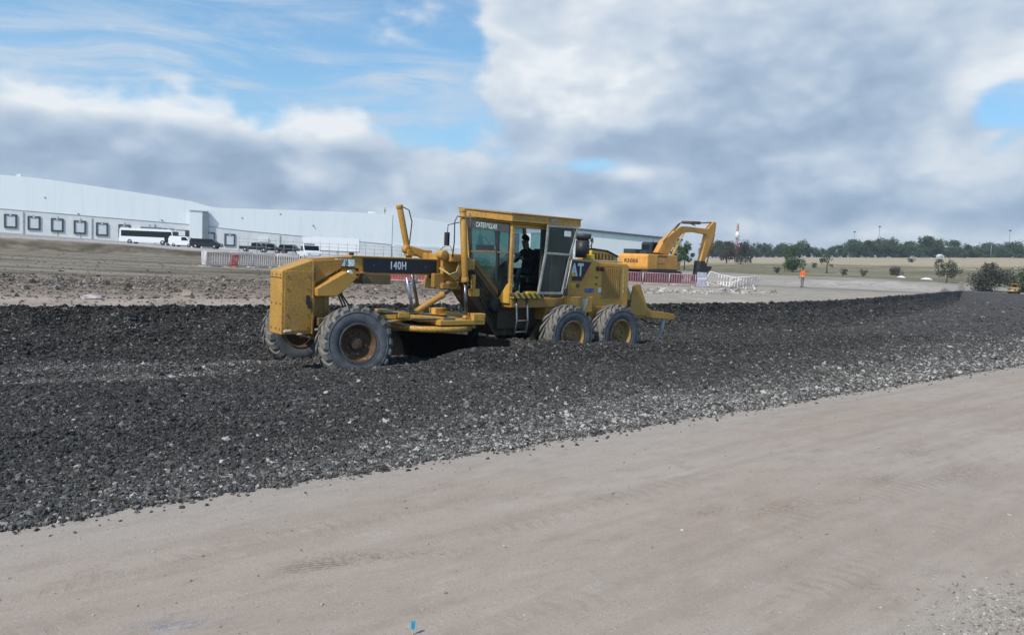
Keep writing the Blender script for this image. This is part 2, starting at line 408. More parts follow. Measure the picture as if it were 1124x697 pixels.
# --- road
def road_mat():
    m, T = newmat('compacted_road_dirt'); w = world_coord(T)
    v = T.mapping(w, rot=(0, 0, -LD))
    st = T.noise(T.mapping(v, sc=(.22, 2.4, 1)), 1.0, 6, .62); bg = T.noise(T.mapping(v, sc=(.35, .8, 1)), .55, 4, .55)
    fn = T.noise(w, 26, 5, .7); gr = T.noise(w, 150, 3, .7)
    stf = T.noise(T.mapping(v, sc=(1.2, 14, 1)), 1.0, 4, .6)
    col = T.mix(T.smooth(bg, .32, .68), (.372, .302, .244, 1), (.42, .358, .300, 1))
    col = T.mix(T.math('MULTIPLY', T.smooth(st, .46, .70), .38), col, (.275, .212, .165, 1))
    col = T.mix(T.math('MULTIPLY', T.smooth(stf, .5, .75), .28), col, (.39, .36, .33, 1))
    sep = T.n('ShaderNodeSeparateXYZ'); T.set(sep.inputs[0], w); X, Y = sep.outputs[0], sep.outputs[1]
    def blob(px, py, rs, rn, ang=LD):
        c = at_z(px, py, 0); dx = T.math('SUBTRACT', X, c[0]); dy = T.math('SUBTRACT', Y, c[1])
        s_ = T.math('ADD', T.math('MULTIPLY', dx, math.cos(ang) / rs), T.math('MULTIPLY', dy, math.sin(ang) / rs))
        n_ = T.math('ADD', T.math('MULTIPLY', dx, -math.sin(ang) / rn), T.math('MULTIPLY', dy, math.cos(ang) / rn))
        return T.math('EXPONENT', T.math('MULTIPLY', T.math('ADD', T.math('MULTIPLY', s_, s_), T.math('MULTIPLY', n_, n_)), -1)), n_
    cool = None
    # bluish dusty strip beside the gravel, scuffed brown patches, pale chippings at the near right
    n = T.math('ADD', T.math('MULTIPLY', X, -math.sin(LD)), T.math('MULTIPLY', Y, math.cos(LD)))
    col = T.mix(T.math('MULTIPLY', T.smooth(T.math('ADD', n, T.math('MULTIPLY', bg, .8)), 5.9, 7.0), .7), col, (.375, .332, .288, 1))
    pat = T.math('MULTIPLY', T.smooth(fn, .42, .62), .9)
    for (px, py, rs, rn, a) in ((420, 607, .55, .10, .25), (350, 617, .28, .09, .45), (955, 641, .13, .07, .5), (968, 524, .42, .16, .5), (780, 560, .25, .10, .6), (860, 556, .5, .12, .55), (1060, 517, .7, .25, .6), (1010, 495, .6, .2, .6)):
        b, _ = blob(px, py, rs, rn, LD * 0 + a); col = T.mix(T.math('MULTIPLY', T.math('MULTIPLY', b, T.math('ADD', pat, .1)), .75, clamp=True), col, (.215, .16, .115, 1))
    b, _ = blob(190, 682, .22, .07, .2); col = T.mix(T.math('MULTIPLY', b, T.smooth(fn, .4, .6)), col, (.21, .22, .25, 1))
    b, _ = blob(1120, 680, .62, .42, .6); b2, _ = blob(1030, 697, .6, .2, .5)
    chip = T.math('MAXIMUM', b, b2)
    vo = T.n('ShaderNodeTexVoronoi'); T.set(vo.inputs['Vector'], w); vo.inputs['Scale'].default_value = 95
    chipcol = T.mix(vo.outputs['Color'], (.30, .255, .20, 1), (.50, .455, .39, 1))
    col = T.mix(T.math('MULTIPLY', T.smooth(T.math('ADD', chip, T.math('MULTIPLY', fn, .3)), .35, .75), .7), col, chipcol)
    col = T.mix(T.math('MULTIPLY', T.smooth(gr, .38, .62), .5), col, T.mix(1, col, (.70, .68, .655, 1), 'MULTIPLY'))
    md_n = T.noise(T.mapping(v, sc=(.7, 1.5, 1)), 3.2, 6, .68)
    col = T.mix(T.math('MULTIPLY', T.smooth(md_n, .48, .70), .42), col, (.255, .205, .165, 1)); col = T.mix(T.math('MULTIPLY', T.smooth(md_n, .46, .28), .4), col, (.43, .39, .35, 1))
    lane = T.noise(T.mapping(v, sc=(.03, 3.2, 1)), 1.0, 3, .5)
    col = T.mix(T.math('MULTIPLY', T.smooth(lane, .52, .66), .28), col, (.27, .222, .18, 1))
    col = T.mix(T.math('MULTIPLY', T.smooth(fn, .62, .74), .55), col, (.19, .155, .125, 1))
    gv = T.n('ShaderNodeTexVoronoi'); T.set(gv.inputs['Vector'], w); gv.inputs['Scale'].default_value = 55; gs_ = T.n('ShaderNodeSeparateColor'); T.set(gs_.inputs[0], gv.outputs['Color'])
    spk = T.smooth(gv.outputs['Distance'], .36, .22)
    col = T.mix(T.math('MULTIPLY', T.math('MULTIPLY', spk, T.math('GREATER_THAN', gs_.outputs[0], .80)), .55), col, (.17, .14, .115, 1)); col = T.mix(T.math('MULTIPLY', T.math('MULTIPLY', spk, T.math('GREATER_THAN', gs_.outputs[1], .86)), .5), col, (.52, .48, .43, 1))
    s_c = T.math('ADD', T.math('MULTIPLY', X, math.cos(LD)), T.math('MULTIPLY', Y, math.sin(LD)))
    trk = None
    for n0, wd, fq in ((3.35, .16, 42), (4.75, .17, 38), (5.45, .16, 44), (2.55, .15, 40)):
        dn = T.math('DIVIDE', T.math('SUBTRACT', T.math('ADD', n, T.math('MULTIPLY', bg, .35)), n0 + .17), wd)
        ln = T.math('EXPONENT', T.math('MULTIPLY', T.math('POWER', T.math('ABSOLUTE', dn), 4), -1))
        pt = T.smooth(T.math('SINE', T.math('ADD', T.math('MULTIPLY', s_c, fq), T.math('MULTIPLY', T.math('ABSOLUTE', dn), 2.2))), -.1, .6)
        k_ = T.math('MULTIPLY', ln, T.math('ADD', .25, T.math('MULTIPLY', pt, .75))); trk = k_ if trk is None else T.math('MAXIMUM', trk, k_)
    trk = T.math('MULTIPLY', trk, T.smooth(T.noise(T.mapping(v, sc=(.5, 1.2, 1)), 1.3, 4, .6), .47, .66))
    col = T.mix(T.math('MULTIPLY', trk, .26), col, (.20, .158, .12, 1))
    # grooves pressed in by a lugged tyre
    tb, tn = blob(343, 619, .30, .085, .42)
    wave = T.math('MULTIPLY', T.math('SINE', T.math('MULTIPLY', tn, 15)), T.smooth(tb, .25, .6))
    col = T.mix(T.math('MULTIPLY', T.math('MULTIPLY', T.smooth(wave, .2, .8), T.smooth(fn, .35, .6)), .5), col, (.16, .12, .085, 1))
    h = T.math('ADD', T.math('MULTIPLY', fn, .6), T.math('ADD', T.math('MULTIPLY', gr, .25), T.math('MULTIPLY', stf, .5)))
    h = T.math('SUBTRACT', h, T.math('MULTIPLY', wave, .6)); h = T.math('SUBTRACT', h, T.math('MULTIPLY', trk, .5))
    h = T.math('ADD', h, T.math('MULTIPLY', T.math('MULTIPLY', chip, vo.outputs['Distance']), 1.2))
    T.pbsdf(col, .92, 0, T.bump(h, .5, .016), .2); return m
road_dirt = road_mat()
sheet('road', np.full_like(PH, 1.0), r_road(PH) + .12, 240, lambda X, Y, r, p: z_road(X, Y), road_dirt)

# --- gravel bed
def dust_f(X, Y, r, ph):
    n = -math.sin(LD) * X + math.cos(LD) * Y; s = math.cos(LD) * X + math.sin(LD) * Y
    a, y = ga_gy(X, Y); re = r_edge(ph)
    wdt = .9 + 1.3 * sst(s, -2, 9) + 2.4 * sst(s, 9, 40)
    f = (1 - sst(n - 6.8 + .5 * fbm(s * .5, n * .5, 81, 3), .1, wdt * 1.3)) * (.42 + .45 * sst(s, 0, 8))
    tr = np.exp(-((y - .15) / .42) ** 4) * (1 - sst(a, -2.4, -1.2)); f = np.maximum(f, .85 * tr)
    tr2 = np.exp(-((y - .85 - .25 * vnoise(a * .9, a * 0, 83)) / .42) ** 2) * (1 - sst(a, -.2, 1.2)) * sst(a, -7, -4.5); f = np.maximum(f, .62 * tr2)
    f = f + .25 * np.maximum(fbm(s * .3, n * .9, 85, 3), 0)
    f = f + .14 * sst(r, 22, 70)
    return np.clip(f, 0, 1)
def compact_f(X, Y, r, ph):
    a, y = ga_gy(X, Y); s = math.cos(LD) * X + math.sin(LD) * Y; n = -math.sin(LD) * X + math.cos(LD) * Y
    tr = np.exp(-((y - .15) / .36) ** 4) * (1 - sst(a, -2.6, -1.4)) * (.75 + .5 * vnoise(a * 1.3, y * 3, 87))
    return np.clip(np.maximum(tr, sst(s, 24, 34) * sst(n, 9.2, 10.5)), 0, 1)
def gravel_mat():
    m, T = newmat('dark_gravel'); w = world_coord(T)
    at = T.n('ShaderNodeAttribute', attribute_name='dust').outputs['Fac']; cp = T.n('ShaderNodeAttribute', attribute_name='compact').outputs['Fac']
    wd = T.vmath('ADD', w, T.vmath('SCALE', T.n('ShaderNodeTexNoise').outputs['Color']))
    v1 = T.n('ShaderNodeTexVoronoi'); T.set(v1.inputs['Vector'], w); v1.inputs['Scale'].default_value = 20
    v2 = T.n('ShaderNodeTexVoronoi'); T.set(v2.inputs['Vector'], w); v2.inputs['Scale'].default_value = 9
    sp = T.n('ShaderNodeSeparateColor'); T.set(sp.inputs[0], v1.outputs['Color']); sp2 = T.n('ShaderNodeSeparateColor'); T.set(sp2.inputs[0], v2.outputs['Color'])
    tone = T.math('ADD', T.math('POWER', sp.outputs[0], T.math('SUBTRACT', 3.6, T.math('MULTIPLY', at, 2.6))), T.math('MULTIPLY', T.math('GREATER_THAN', sp2.outputs[0], .93), .2))
    big = T.noise(w, .8, 5, .6)
    col = T.ramp(tone, [(0, (.024, .0215, .019)), (.5, (.063, .057, .050)), (.85, (.135, .128, .118)), (1, (.26, .245, .225))])
    col = T.mix(T.math('MULTIPLY', at, .5), col, (.135, .117, .100, 1))
    col = T.mix(T.math('MULTIPLY', cp, .85), col, T.mix(big, (.062, .054, .047, 1), (.105, .092, .080, 1)))
    col = T.mix(T.smooth(big, .3, .75), T.mix(1, col, (.75, .75, .76, 1), 'MULTIPLY'), col)
    h = T.math('ADD', T.math('MULTIPLY', v1.outputs['Distance'], -.7), T.math('MULTIPLY', v2.outputs['Distance'], -.7))
    h = T.math('MULTIPLY', h, T.math('SUBTRACT', 1, T.math('MULTIPLY', cp, .75)))
    T.pbsdf(col, .9, 0, T.bump(h, .9, .05), .25); return m
gravel_m = gravel_mat()
REs = r_edge(PH)
SING = np.clip(np.interp(PH, _g, _sing), .2, 1)
def zg_full(X, Y, r, p):
    re = np.broadcast_to(np.interp(p[0] if p.ndim == 2 else p, PH, REs)[None, :], X.shape) if X.ndim == 2 else np.interp(p, PH, REs)
    sg = np.broadcast_to(np.interp(p[0], PH, SING)[None, :], X.shape) if X.ndim == 2 else np.interp(p, PH, SING)
    return z_gravel(X, Y, r, re, sg, p)
RBASE = np.minimum(np.interp(PH, np.append(_ea, _ea[-1] + .01), np.append(_er, _er[-1])) * .985, REs * .985)
RR0 = r_road(PH)
def z_bed(X, Y, r, p): return zg_full(X, Y, r, p) - .3 * (r < RR0[None, :] * 1.0004)
sheet('gravel_bed', RR0, REs * 1.001, 500, z_bed, gravel_m, attr={'dust': dust_f, 'compact': compact_f}, rmid=np.maximum(RBASE, RR0 * 1.05))

# --- ground beyond
def ground_tint(X, Y, r, ph):
    re = r_edge(ph); e = r / re
    def c(*a): return np.array(a)
    n1 = fbm(X * .08, Y * .25, 91, 4); n2 = fbm(X * .4, Y * .9, 93, 4); st = fbm(X * .045 + 3, Y * .6, 95, 4)
    col = np.zeros(X.shape + (3,)) + c(.345, .280, .228)
    def mix(col, k, cc): return col * (1 - k[..., None]) + np.array(cc) * k[..., None]
    left = 1 - sst(ph, R(2), R(12))
    rub = sst(e + .06 * n2, 1.2, 1.3); col = mix(col, rub * left, (.215, .175, .140))
    ol = sst(e + .1 * n2, 1.72, 1.95); col = mix(col, ol * left, (.215, .182, .132))
    col = mix(col, ol * left * sst(st, .02, .3) * .8, (.085, .074, .055)); sk = np.exp(-((e - 2.35 - .25 * n1 - .1 * n2) / .12) ** 2) + .8 * np.exp(-((e - 3.1 - .3 * n1) / .16) ** 2) * sst(n1, -.1, .2); col = mix(col, np.clip(sk, 0, 1) * left * .8, (.075, .064, .048))
    col = mix(col, ol * left * sst(-st, .15, .45) * .5, (.29, .26, .215))
    em = sst(r + 4 * n2, 97, 100) * (1 - sst(r + 4 * n2, 101.5, 104.5)); col = mix(col, em * left * (.55 + .45 * sst(fbm(X * .8, Y * .2, 99, 3), -.3, .2)), (.085, .068, .044))
    pv = sst(r, 102.5, 105); col = mix(col, pv * left, (.40, .36, .33))
    rt = 1 - left
    pale = sst(e + .15 * n1, 1.0, 1.25); col = mix(col, pale * rt, (.325, .292, .240))
    col = mix(col, rt * sst(n1, .12, .5) * .6 * sst(e, 1.1, 1.4), (.235, .205, .155))
    col = mix(col, rt * sst(-n1, .1, .5) * .5, (.40, .37, .335))
    for (px, py, sx, sy, k) in ((915, 314, 8, 5, .9), (955, 317, 9, 4, .9), (978, 316, 3, 2, 1), (1000, 319, 11, 3.5, .8), (860, 313, 12, 4, .5)):
        q = at_z(px, py, .8); col = mix(col, k * np.exp(-((X - q[0]) / sx) ** 2 - ((Y - q[1]) / sy) ** 2), (.385, .352, .318))
    q = at_z(1000, 321.5, .8); col = mix(col, .7 * np.exp(-((X - q[0]) / 14) ** 2 - ((Y - q[1]) / 2.5) ** 2), (.10, .095, .085))
    q = at_z(850, 309, .8); col = mix(col, .6 * np.exp(-((X - q[0]) / 14) ** 2 - ((Y - q[1]) / 2.0) ** 2), (.15, .13, .10))
    g1 = sst(r + 20 * n1, 172, 190); col = mix(col, g1 * rt, (.185, .165, .100))
    col = mix(col, g1 * rt * sst(n2, .0, .45) * .6, (.095, .095, .050))
    g5 = fbm(X * .05, Y * .16, 97, 4); col = mix(col, g1 * rt * sst(g5, .05, .4) * .6, (.105, .098, .058)); col = mix(col, g1 * rt * sst(-g5, .1, .45) * .5, (.27, .235, .16)); g2 = sst(r + 60 * n1, 262, 300); col = mix(col, g2 * rt, (.39, .325, .215))
    col = mix(col, g2 * rt * sst(n1, .1, .4) * .5, (.27, .235, .15))
    g3 = sst(r, 430, 470); col = mix(col, g3, (.12, .11, .06))
    fr = sst(ph, TIP, TIP + .004) * (1 - sst(r, 180, 190)); col = mix(col, fr, (.30, .275, .24))
    return np.clip(col, .01, .9)
def ground_mat():
    m, T = newmat('site_ground'); w = world_coord(T)
    at = T.n('ShaderNodeAttribute', attribute_name='tint').outputs['Color']
    n1 = T.noise(w, 1.1, 6, .65); n2 = T.noise(w, 9, 5, .7); n3 = T.noise(T.mapping(w, sc=(.3, 2, 1)), 1.2, 5, .6)
    f = T.math('ADD', T.math('ADD', T.math('MULTIPLY', n1, .6), T.math('MULTIPLY', n2, .5)), T.math('MULTIPLY', n3, .5))
    k = T.ramp(T.smooth(f, .5, 1.1), [(0, (.62, .60, .57)), (.5, (1, 1, 1)), (1, (1.28, 1.28, 1.28))])
    T.pbsdf(T.mix(1, at, k, 'MULTIPLY'), .95, 0, T.bump(T.math('ADD', n1, n2), .5, .05), .15); return m
ground_m = ground_mat()
sheet('ground', REs, np.full_like(PH, 5000.0), 430, lambda X, Y, r, p: z_ground(p, r, X, Y), ground_m, power=1.25, attr={'tint': ground_tint})

# ------------------------------------------------------------------ loose stones (uncountable: one object per kind of stone)
def stone_group(name, mat, subdiv):
    g = bpy.data.node_groups.new(name, 'GeometryNodeTree')
    g.interface.new_socket('Geometry', in_out='INPUT', socket_type='NodeSocketGeometry'); g.interface.new_socket('Geometry', in_out='OUTPUT', socket_type='NodeSocketGeometry')
    N, L = g.nodes, g.links
    gi = N.new('NodeGroupInput'); go = N.new('NodeGroupOutput'); jn = N.new('GeometryNodeGeometryToInstance')
    for k in range(4):
        ic = N.new('GeometryNodeMeshIcoSphere'); ic.inputs['Radius'].default_value = .5; ic.inputs['Subdivisions'].default_value = subdiv
        po = N.new('GeometryNodeInputPosition'); ad = N.new('ShaderNodeVectorMath'); ad.operation = 'ADD'; ad.inputs[1].default_value = (k * 7.1, k * 3.3, k * 5.7)
        nz = N.new('ShaderNodeTexNoise'); nz.inputs['Scale'].default_value = 1.5; nz.inputs['Detail'].default_value = 1
        L.new(po.outputs[0], ad.inputs[0]); L.new(ad.outputs[0], nz.inputs['Vector'])
        sb = N.new('ShaderNodeVectorMath'); sb.operation = 'SUBTRACT'; sb.inputs[1].default_value = (.5, .5, .5); L.new(nz.outputs['Color'], sb.inputs[0])
        sc = N.new('ShaderNodeVectorMath'); sc.operation = 'SCALE'; sc.inputs['Scale'].default_value = 1.5; L.new(sb.outputs[0], sc.inputs[0])
        sp = N.new('GeometryNodeSetPosition'); L.new(ic.outputs[0], sp.inputs[0]); L.new(sc.outputs[0], sp.inputs['Offset'])
        tf = N.new('GeometryNodeTransform'); tf.inputs['Scale'].default_value = (1.15, .85, .62); L.new(sp.outputs[0], tf.inputs[0])
        ss = N.new('GeometryNodeSetShadeSmooth'); ss.inputs['Shade Smooth'].default_value = False; L.new(tf.outputs[0], ss.inputs[0])
        sm = N.new('GeometryNodeSetMaterial'); sm.inputs['Material'].default_value = mat; L.new(ss.outputs[0], sm.inputs[0])
        L.new(sm.outputs[0], jn.inputs[0])
    ip = N.new('GeometryNodeInstanceOnPoints'); L.new(gi.outputs[0], ip.inputs['Points']); L.new(jn.outputs[0], ip.inputs['Instance'])
    ip.inputs['Pick Instance'].default_value = True
    for nm, typ, sock in (('pick', 'INT', 'Instance Index'), ('rot', 'FLOAT_VECTOR', 'Rotation'), ('sc', 'FLOAT_VECTOR', 'Scale')):
        na = N.new('GeometryNodeInputNamedAttribute'); na.data_type = typ; na.inputs[0].default_value = nm; L.new(na.outputs[0], ip.inputs[sock])
    L.new(ip.outputs[0], go.inputs[0]); return g
def stone_mat(name, stops):
    m, T = newmat(name); at = T.n('ShaderNodeAttribute', attribute_name='tone', attribute_type='INSTANCER').outputs['Fac']
    n = T.noise(obj_coord(T), 3.0, 4, .6)
    col = T.ramp(T.math('ADD', at, T.math('MULTIPLY', T.math('SUBTRACT', n, .5), .25)), stops)
    T.pbsdf(col, .88, 0, None, .25); return m
def stones(name, X, Y, Z, S, tone, group, label, cat):
    n = len(X); me = bpy.data.meshes.new(name); me.vertices.add(n); me.vertices.foreach_set('co', np.stack([X, Y, Z], -1).astype(np.float32).ravel())
    def attr(k, t, key, val): a = me.attributes.new(k, t, 'POINT'); a.data.foreach_set(key, val.ravel())
    attr('pick', 'INT', 'value', rng.integers(0, 4, n).astype(np.int32))
    rot = np.stack([rng.normal(0, .38, n), rng.normal(0, .38, n), rng.uniform(0, 6.28, n)], -1)
    attr('rot', 'FLOAT_VECTOR', 'vector', rot.astype(np.float32))
    attr('sc', 'FLOAT_VECTOR', 'vector', (S[:, None] * rng.uniform(.75, 1.3, (n, 3))).astype(np.float32))
    attr('tone', 'FLOAT', 'value', tone.astype(np.float32))
    me.update(); o = bpy.data.objects.new(name, me); COL.objects.link(o)
    md = o.modifiers.new('stones', 'NODES'); md.node_group = group
    return tag(o, label, cat, kind='stuff')
GSTOPS = [(0, (.0215, .0205, .0195)), (.4, (.060, .057, .0535)), (.72, (.16, .151, .139)), (1, (.46, .435, .405))]
gstone = stone_group('gravel_stone', stone_mat('crushed_stone', GSTOPS), 2)
gstone_s = stone_group('rubble_stone', stone_mat('dirt_rubble', [(0, (.10, .08, .062)), (.6, (.20, .165, .135)), (1, (.42, .37, .33))]), 2)
peb = stone_group('pebble', stone_mat('pale_pebble', [(0, (.17, .145, .12)), (.6, (.30, .265, .23)), (1, (.48, .46, .43))]), 1)
def gravel_points(N):
    ph = rng.uniform(R(-39), R(37.5), N * 3)
    # radial density: about constant on the picture, thinning with distance
    lo, hi = 6.0, 60.0; a = -.30
    u = rng.uniform(0, 1, N * 3); r = (lo ** a + u * (hi ** a - lo ** a)) ** (1 / a)
    re = np.interp(ph, PH, REs); rr = r_road(ph)
    ok = (r > rr - .05 + rng.exponential(.03, len(r)) * -1) & (r < re * .9995)
    ph, r, re = ph[ok][:N], r[ok][:N], re[ok][:N]
    X, Y = r * np.sin(ph), r * np.cos(ph)
    return ph, r, re, X, Y
ph, r, re, X, Y = gravel_points(380000)
Z = zg_full(X, Y, r, ph); df = dust_f(X, Y, r, ph); cp = compact_f(X, Y, r, ph)
S = np.clip(rng.lognormal(math.log(.016), .48, len(X)), .010, .075) * (r / 7.0) ** .42
keep = rng.uniform(0, 1, len(X)) > cp * .93
a_, y_ = ga_gy(X, Y)
keep &= ~((np.abs(np.abs(y_) - 1.04) < .2) & (((a_ > -.6) & (a_ < .6)) | ((a_ > 4.7) & (a_ < 7.5))))
tone = rng.beta(1.5, 3.6, len(X)) * .80 + .07 + df * .72 * rng.uniform(.1, 1, len(X)) + (rng.uniform(0, 1, len(X)) > .965) * .38
k = keep
stones('gravel_stones', X[k], Y[k], (Z + S * .06)[k], S[k], np.clip(tone, 0, 1)[k], gstone, 'loose dark grey crushed stones heaped over the gravel bed', 'gravel')
# dark clods along the lip of the cut
ph = rng.uniform(R(-39), TIP, 2600); re = np.interp(ph, PH, REs); r = re * (1 - np.abs(rng.normal(0, .006, len(ph))) + .002)
X, Y = r * np.sin(ph), r * np.cos(ph); S = np.clip(rng.lognormal(math.log(.045), .5, len(ph)), .01, .12) * np.clip(r / 18, 1, 1.4)
Z = zg_full(X, Y, np.minimum(r, re), ph)
stones('dark_clods', X, Y, Z, S, rng.uniform(0, .3, len(ph)), gstone, 'dark earthy clods along the broken lip of the cut', 'clods')
ph = rng.uniform(R(8), R(37), 30000); re = np.interp(ph, PH, REs); r = np.exp(rng.uniform(math.log(26), math.log(150), len(ph))); ok = (r > r_road(ph)) & (r < re * .99); ph, r = ph[ok], r[ok]
X, Y = r * np.sin(ph), r * np.cos(ph); S = rng.lognormal(math.log(.034), .5, len(ph)) * np.clip(r / 30, .8, 1.8)
stones('far_stones', X, Y, zg_full(X, Y, r, ph), S, np.clip(rng.beta(1.5, 4, len(ph)) + .10 + (rng.uniform(0, 1, len(ph)) > .97) * .3, 0, 1), gstone, 'sparser grey stones over the far end of the gravel bed', 'gravel')
# stones down the far, steep part of the cut
ph = rng.uniform(R(-5), TIP - .002, 26000); re = np.interp(ph, PH, REs); r = re * (1 - rng.uniform(.001, .16, len(ph)))
X, Y = r * np.sin(ph), r * np.cos(ph); S = rng.lognormal(math.log(.036), .45, len(ph)) * np.clip(r / 28, .8, 1.7)
stones('cut_stones', X, Y, zg_full(X, Y, r, ph) + S * .03, S, np.clip(rng.beta(1.3, 4, len(ph)) + (rng.uniform(0, 1, len(ph)) > .97) * .35, 0, 1), gstone, 'dark stones stuck in the steep face of the cut right of the grader', 'gravel')
# rubble rows on the bench
ph = rng.uniform(R(-39), R(2), 16500); re = np.interp(ph, PH, REs); e = rng.normal(1.52, .17, len(ph)); e = np.clip(e, 1.2, 1.95); r = re * e
X, Y = r * np.sin(ph), r * np.cos(ph); S = np.clip(rng.lognormal(math.log(.043), .6, len(ph)), .018, .26); spread = np.arange(len(ph)) < 6000; e = np.where(spread, np.exp(rng.uniform(math.log(1.03), math.log(5.0), len(ph))), e); r = re * e; X, Y = r * np.sin(ph), r * np.cos(ph); S = np.where(spread, S * .75, S); Z = z_ground(ph, r, X, Y)
stones('dirt_rubble', X, Y, Z + S * .1, S, np.clip(rng.beta(2, 2.6, len(ph)), 0, 1), gstone_s, 'brown dirt rubble strewn in a row across the bench behind the cut', 'rubble')
c0, c1 = at_z(690, 318, .85), at_z(830, 320, .85); t = rng.uniform(0, 1, 700); X = c0[0] + (c1[0] - c0[0]) * t + rng.normal(0, .5, 700); Y = c0[1] + (c1[1] - c0[1]) * t + rng.normal(0, 1.2, 700)
ph = np.arctan2(X, Y); r = np.hypot(X, Y); S = np.clip(rng.lognormal(math.log(.11), .6, 700), .04, .42)
stones('pale_rubble', X, Y, z_ground(ph, r, X, Y) + S * .1, S, np.clip(rng.beta(3, 2.2, 700), 0, 1), stone_group('pale_rock', stone_mat('pale_broken_rock', [(0, (.20, .17, .14)), (1, (.50, .46, .42))]), 2), 'pale broken rock lying at the foot of the mauve barriers', 'rubble')
# chippings on the road: dense in the near right corner, sparse elsewhere
N = 9000; X = np.concatenate([rng.normal(3.3, .65, N), rng.uniform(-4, 12, 7000)]); Y = np.concatenate([rng.normal(4.9, .42, N), rng.uniform(3.4, 14, 7000)])
edge = (X - 3.55) * .75 - (Y - 4.85) * .9 + rng.normal(0, .28, len(X))
n_ = -math.sin(LD) * X + math.cos(LD) * Y
ok = ((edge > -.25) | (np.arange(len(X)) >= N)) & (n_ < 6.7); X, Y = X[ok], Y[ok]
S = np.clip(rng.lognormal(math.log(.0105), .5, len(X)), .004, .05) * np.where(np.arange(len(X)) >= len(X) - 3500, .55, 1)
stones('road_pebbles', X, Y, z_road(X, Y) + S * .12, S, np.clip(rng.beta(2.6, 2, len(X)), 0, 1), peb, 'pale chippings and pebbles scattered over the dirt road', 'pebbles')
# stones rolled out over the road edge
N = 5000; ph = np.concatenate([rng.uniform(R(-38), R(37), N // 2), rng.uniform(R(0), R(37), N - N // 2)]); r = r_road(ph) + .06 - rng.exponential(.075, N) * (r_road(ph) / 7); X, Y = r * np.sin(ph), r * np.cos(ph)
S = np.clip(rng.lognormal(math.log(.021), .45, N), .009, .06)
stones('edge_stones', X, Y, z_road(X, Y) + S * .15, S, np.clip(rng.beta(2, 2, N), 0, 1), gstone, 'grey stones rolled out along the ragged edge of the gravel', 'gravel')

# ------------------------------------------------------------------ motor grader
G = thing('motor_grader', 'large weathered yellow six-wheeled motor grader working in the dark gravel', 'motor grader', tuple(GP), TH)
# main frame: head, beam and sloping gooseneck
b = MB(); b.prism([(-.57, 2.15), (.25, 2.225), (2.95, 2.24), (3.05, 2.16), (3.05, 1.90), (.55, 1.925), (.22, 1.80), (-.05, 1.5), (-.18, 1.48), (-.18, .72), (-.57, .72)], -.19, .19)
b.box(.30, 2.9, -.22, .22, 2.215, 2.245); b.box(.5, 2.85, -.215, .215, 1.905, 1.93)
fr = b.build('front_frame', YEL, G, .012)
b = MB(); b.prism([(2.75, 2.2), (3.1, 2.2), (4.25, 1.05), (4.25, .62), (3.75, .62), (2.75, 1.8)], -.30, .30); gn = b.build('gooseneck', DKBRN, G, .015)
b = MB()
for i in range(5):
    o_ = .09 * i; b.path([(2.95 - .02 * i, -.335, 2.10 - o_ * .9), (3.2, -.345, 1.92 - o_), (3.75 - o_ * .35, -.345, 1.33 - o_ * .9), (3.98 - o_ * .4, -.335, .98 - o_ * .6)], .016, 6)
b.each('hydraulic_hose', HOSE, gn)
b = MB(); b.prism([(3.0, 2.27), (3.14, 2.25), (4.32, 1.08), (4.22, 1.04)], -.32, .32); b.build('edge_flange', BRN, gn, .008)
# front push block
b = MB(); b.prism([(-1.18, 1.93), (-.60, 2.145), (-.60, .80), (-1.18, .80)], -.54, .02)
pb = b.build('front_push_block', YEL, G, .016)
b = MB(); b.box(-1.13, -.63, -.548, -.535, .86, 1.93); b.build('access_panel', YEL, pb, .006)
b = MB(); b.box(-1.188, -1.178, -.53, .01, 1.80, 1.812); b.build('seam', DKBRN, pb)
b = MB()
for y in (-.48, -.30, -.08):
    for z in (.90, 1.35, 1.86): b.obox((-1.186, y, z), (.008, 0, 0), (0, .016, 0), (0, 0, .016))
b.each('bolt', YELB, pb)
b = MB()
for a in (-1.08, -.70):
    for z in (.93, 1.16, 1.62, 1.85): b.obox((a, -.552, z), (.014, 0, 0), (0, .007, 0), (0, 0, .014))
b.each('bolt', YELB, pb)
b = MB(); b.box(-735e-3, -.665, -.575, -.545, 1.34, 1.50); b.box(-.70, -.65, -.585, -.56, 1.26, 1.4); b.each('latch', BLK, pb, .006)
b = MB(); b.box(-.62, -.575, -.565, -.50, .80, 2.13); b.build('corner_post', YELB, pb, .008)
b = MB(); b.box(-.605, -.575, -.57, -.53, 1.78, 2.0); b.box(-.605, -.575, -.57, -.53, .82, 1.06); b.each('hinge', DKBRN, pb, .005)
for k_, (a, y, z, s_) in enumerate(((-1.06, -.555, .86, .085), (-.83, -.53, .80, .06), (-.52, -.55, .88, .06))):
    rg = random.Random(k_); bm = bmesh.new(); bmesh.ops.create_icosphere(bm, subdivisions=2, radius=1)
    for v_ in bm.verts: v_.co = Vector((a + v_.co.x * s_ * rg.uniform(.8, 1.15), y + v_.co.y * .03, z + v_.co.z * s_ * .42 * rg.uniform(.75, 1.2)))
    me = bpy.data.meshes.new('mud_clump'); bm.to_mesh(me); bm.free(); me.materials.append(CAKED); o = bpy.data.objects.new('mud_clump', me); COL.objects.link(o); o.parent = pb
b = MB(); b.prism([(-.57, 2.12), (-.20, 2.15), (-.20, .84), (-.57, .84)], -.36, -.2); b.prism([(-.57, 2.12), (-.57, 1.68), (-.02, 2.0), (.05, 2.17)], -.44, -.36); b.build('side_plate', YELB, G, .01)
b = MB(); b.prism([(-.58, 1.63), (.0, 1.95), (.24, 1.86), (-.02, 1.62), (-.18, 1.49), (-.57, 1.49)], -.66, -.36); b.each('lift_bracket', YEL, G, .018)
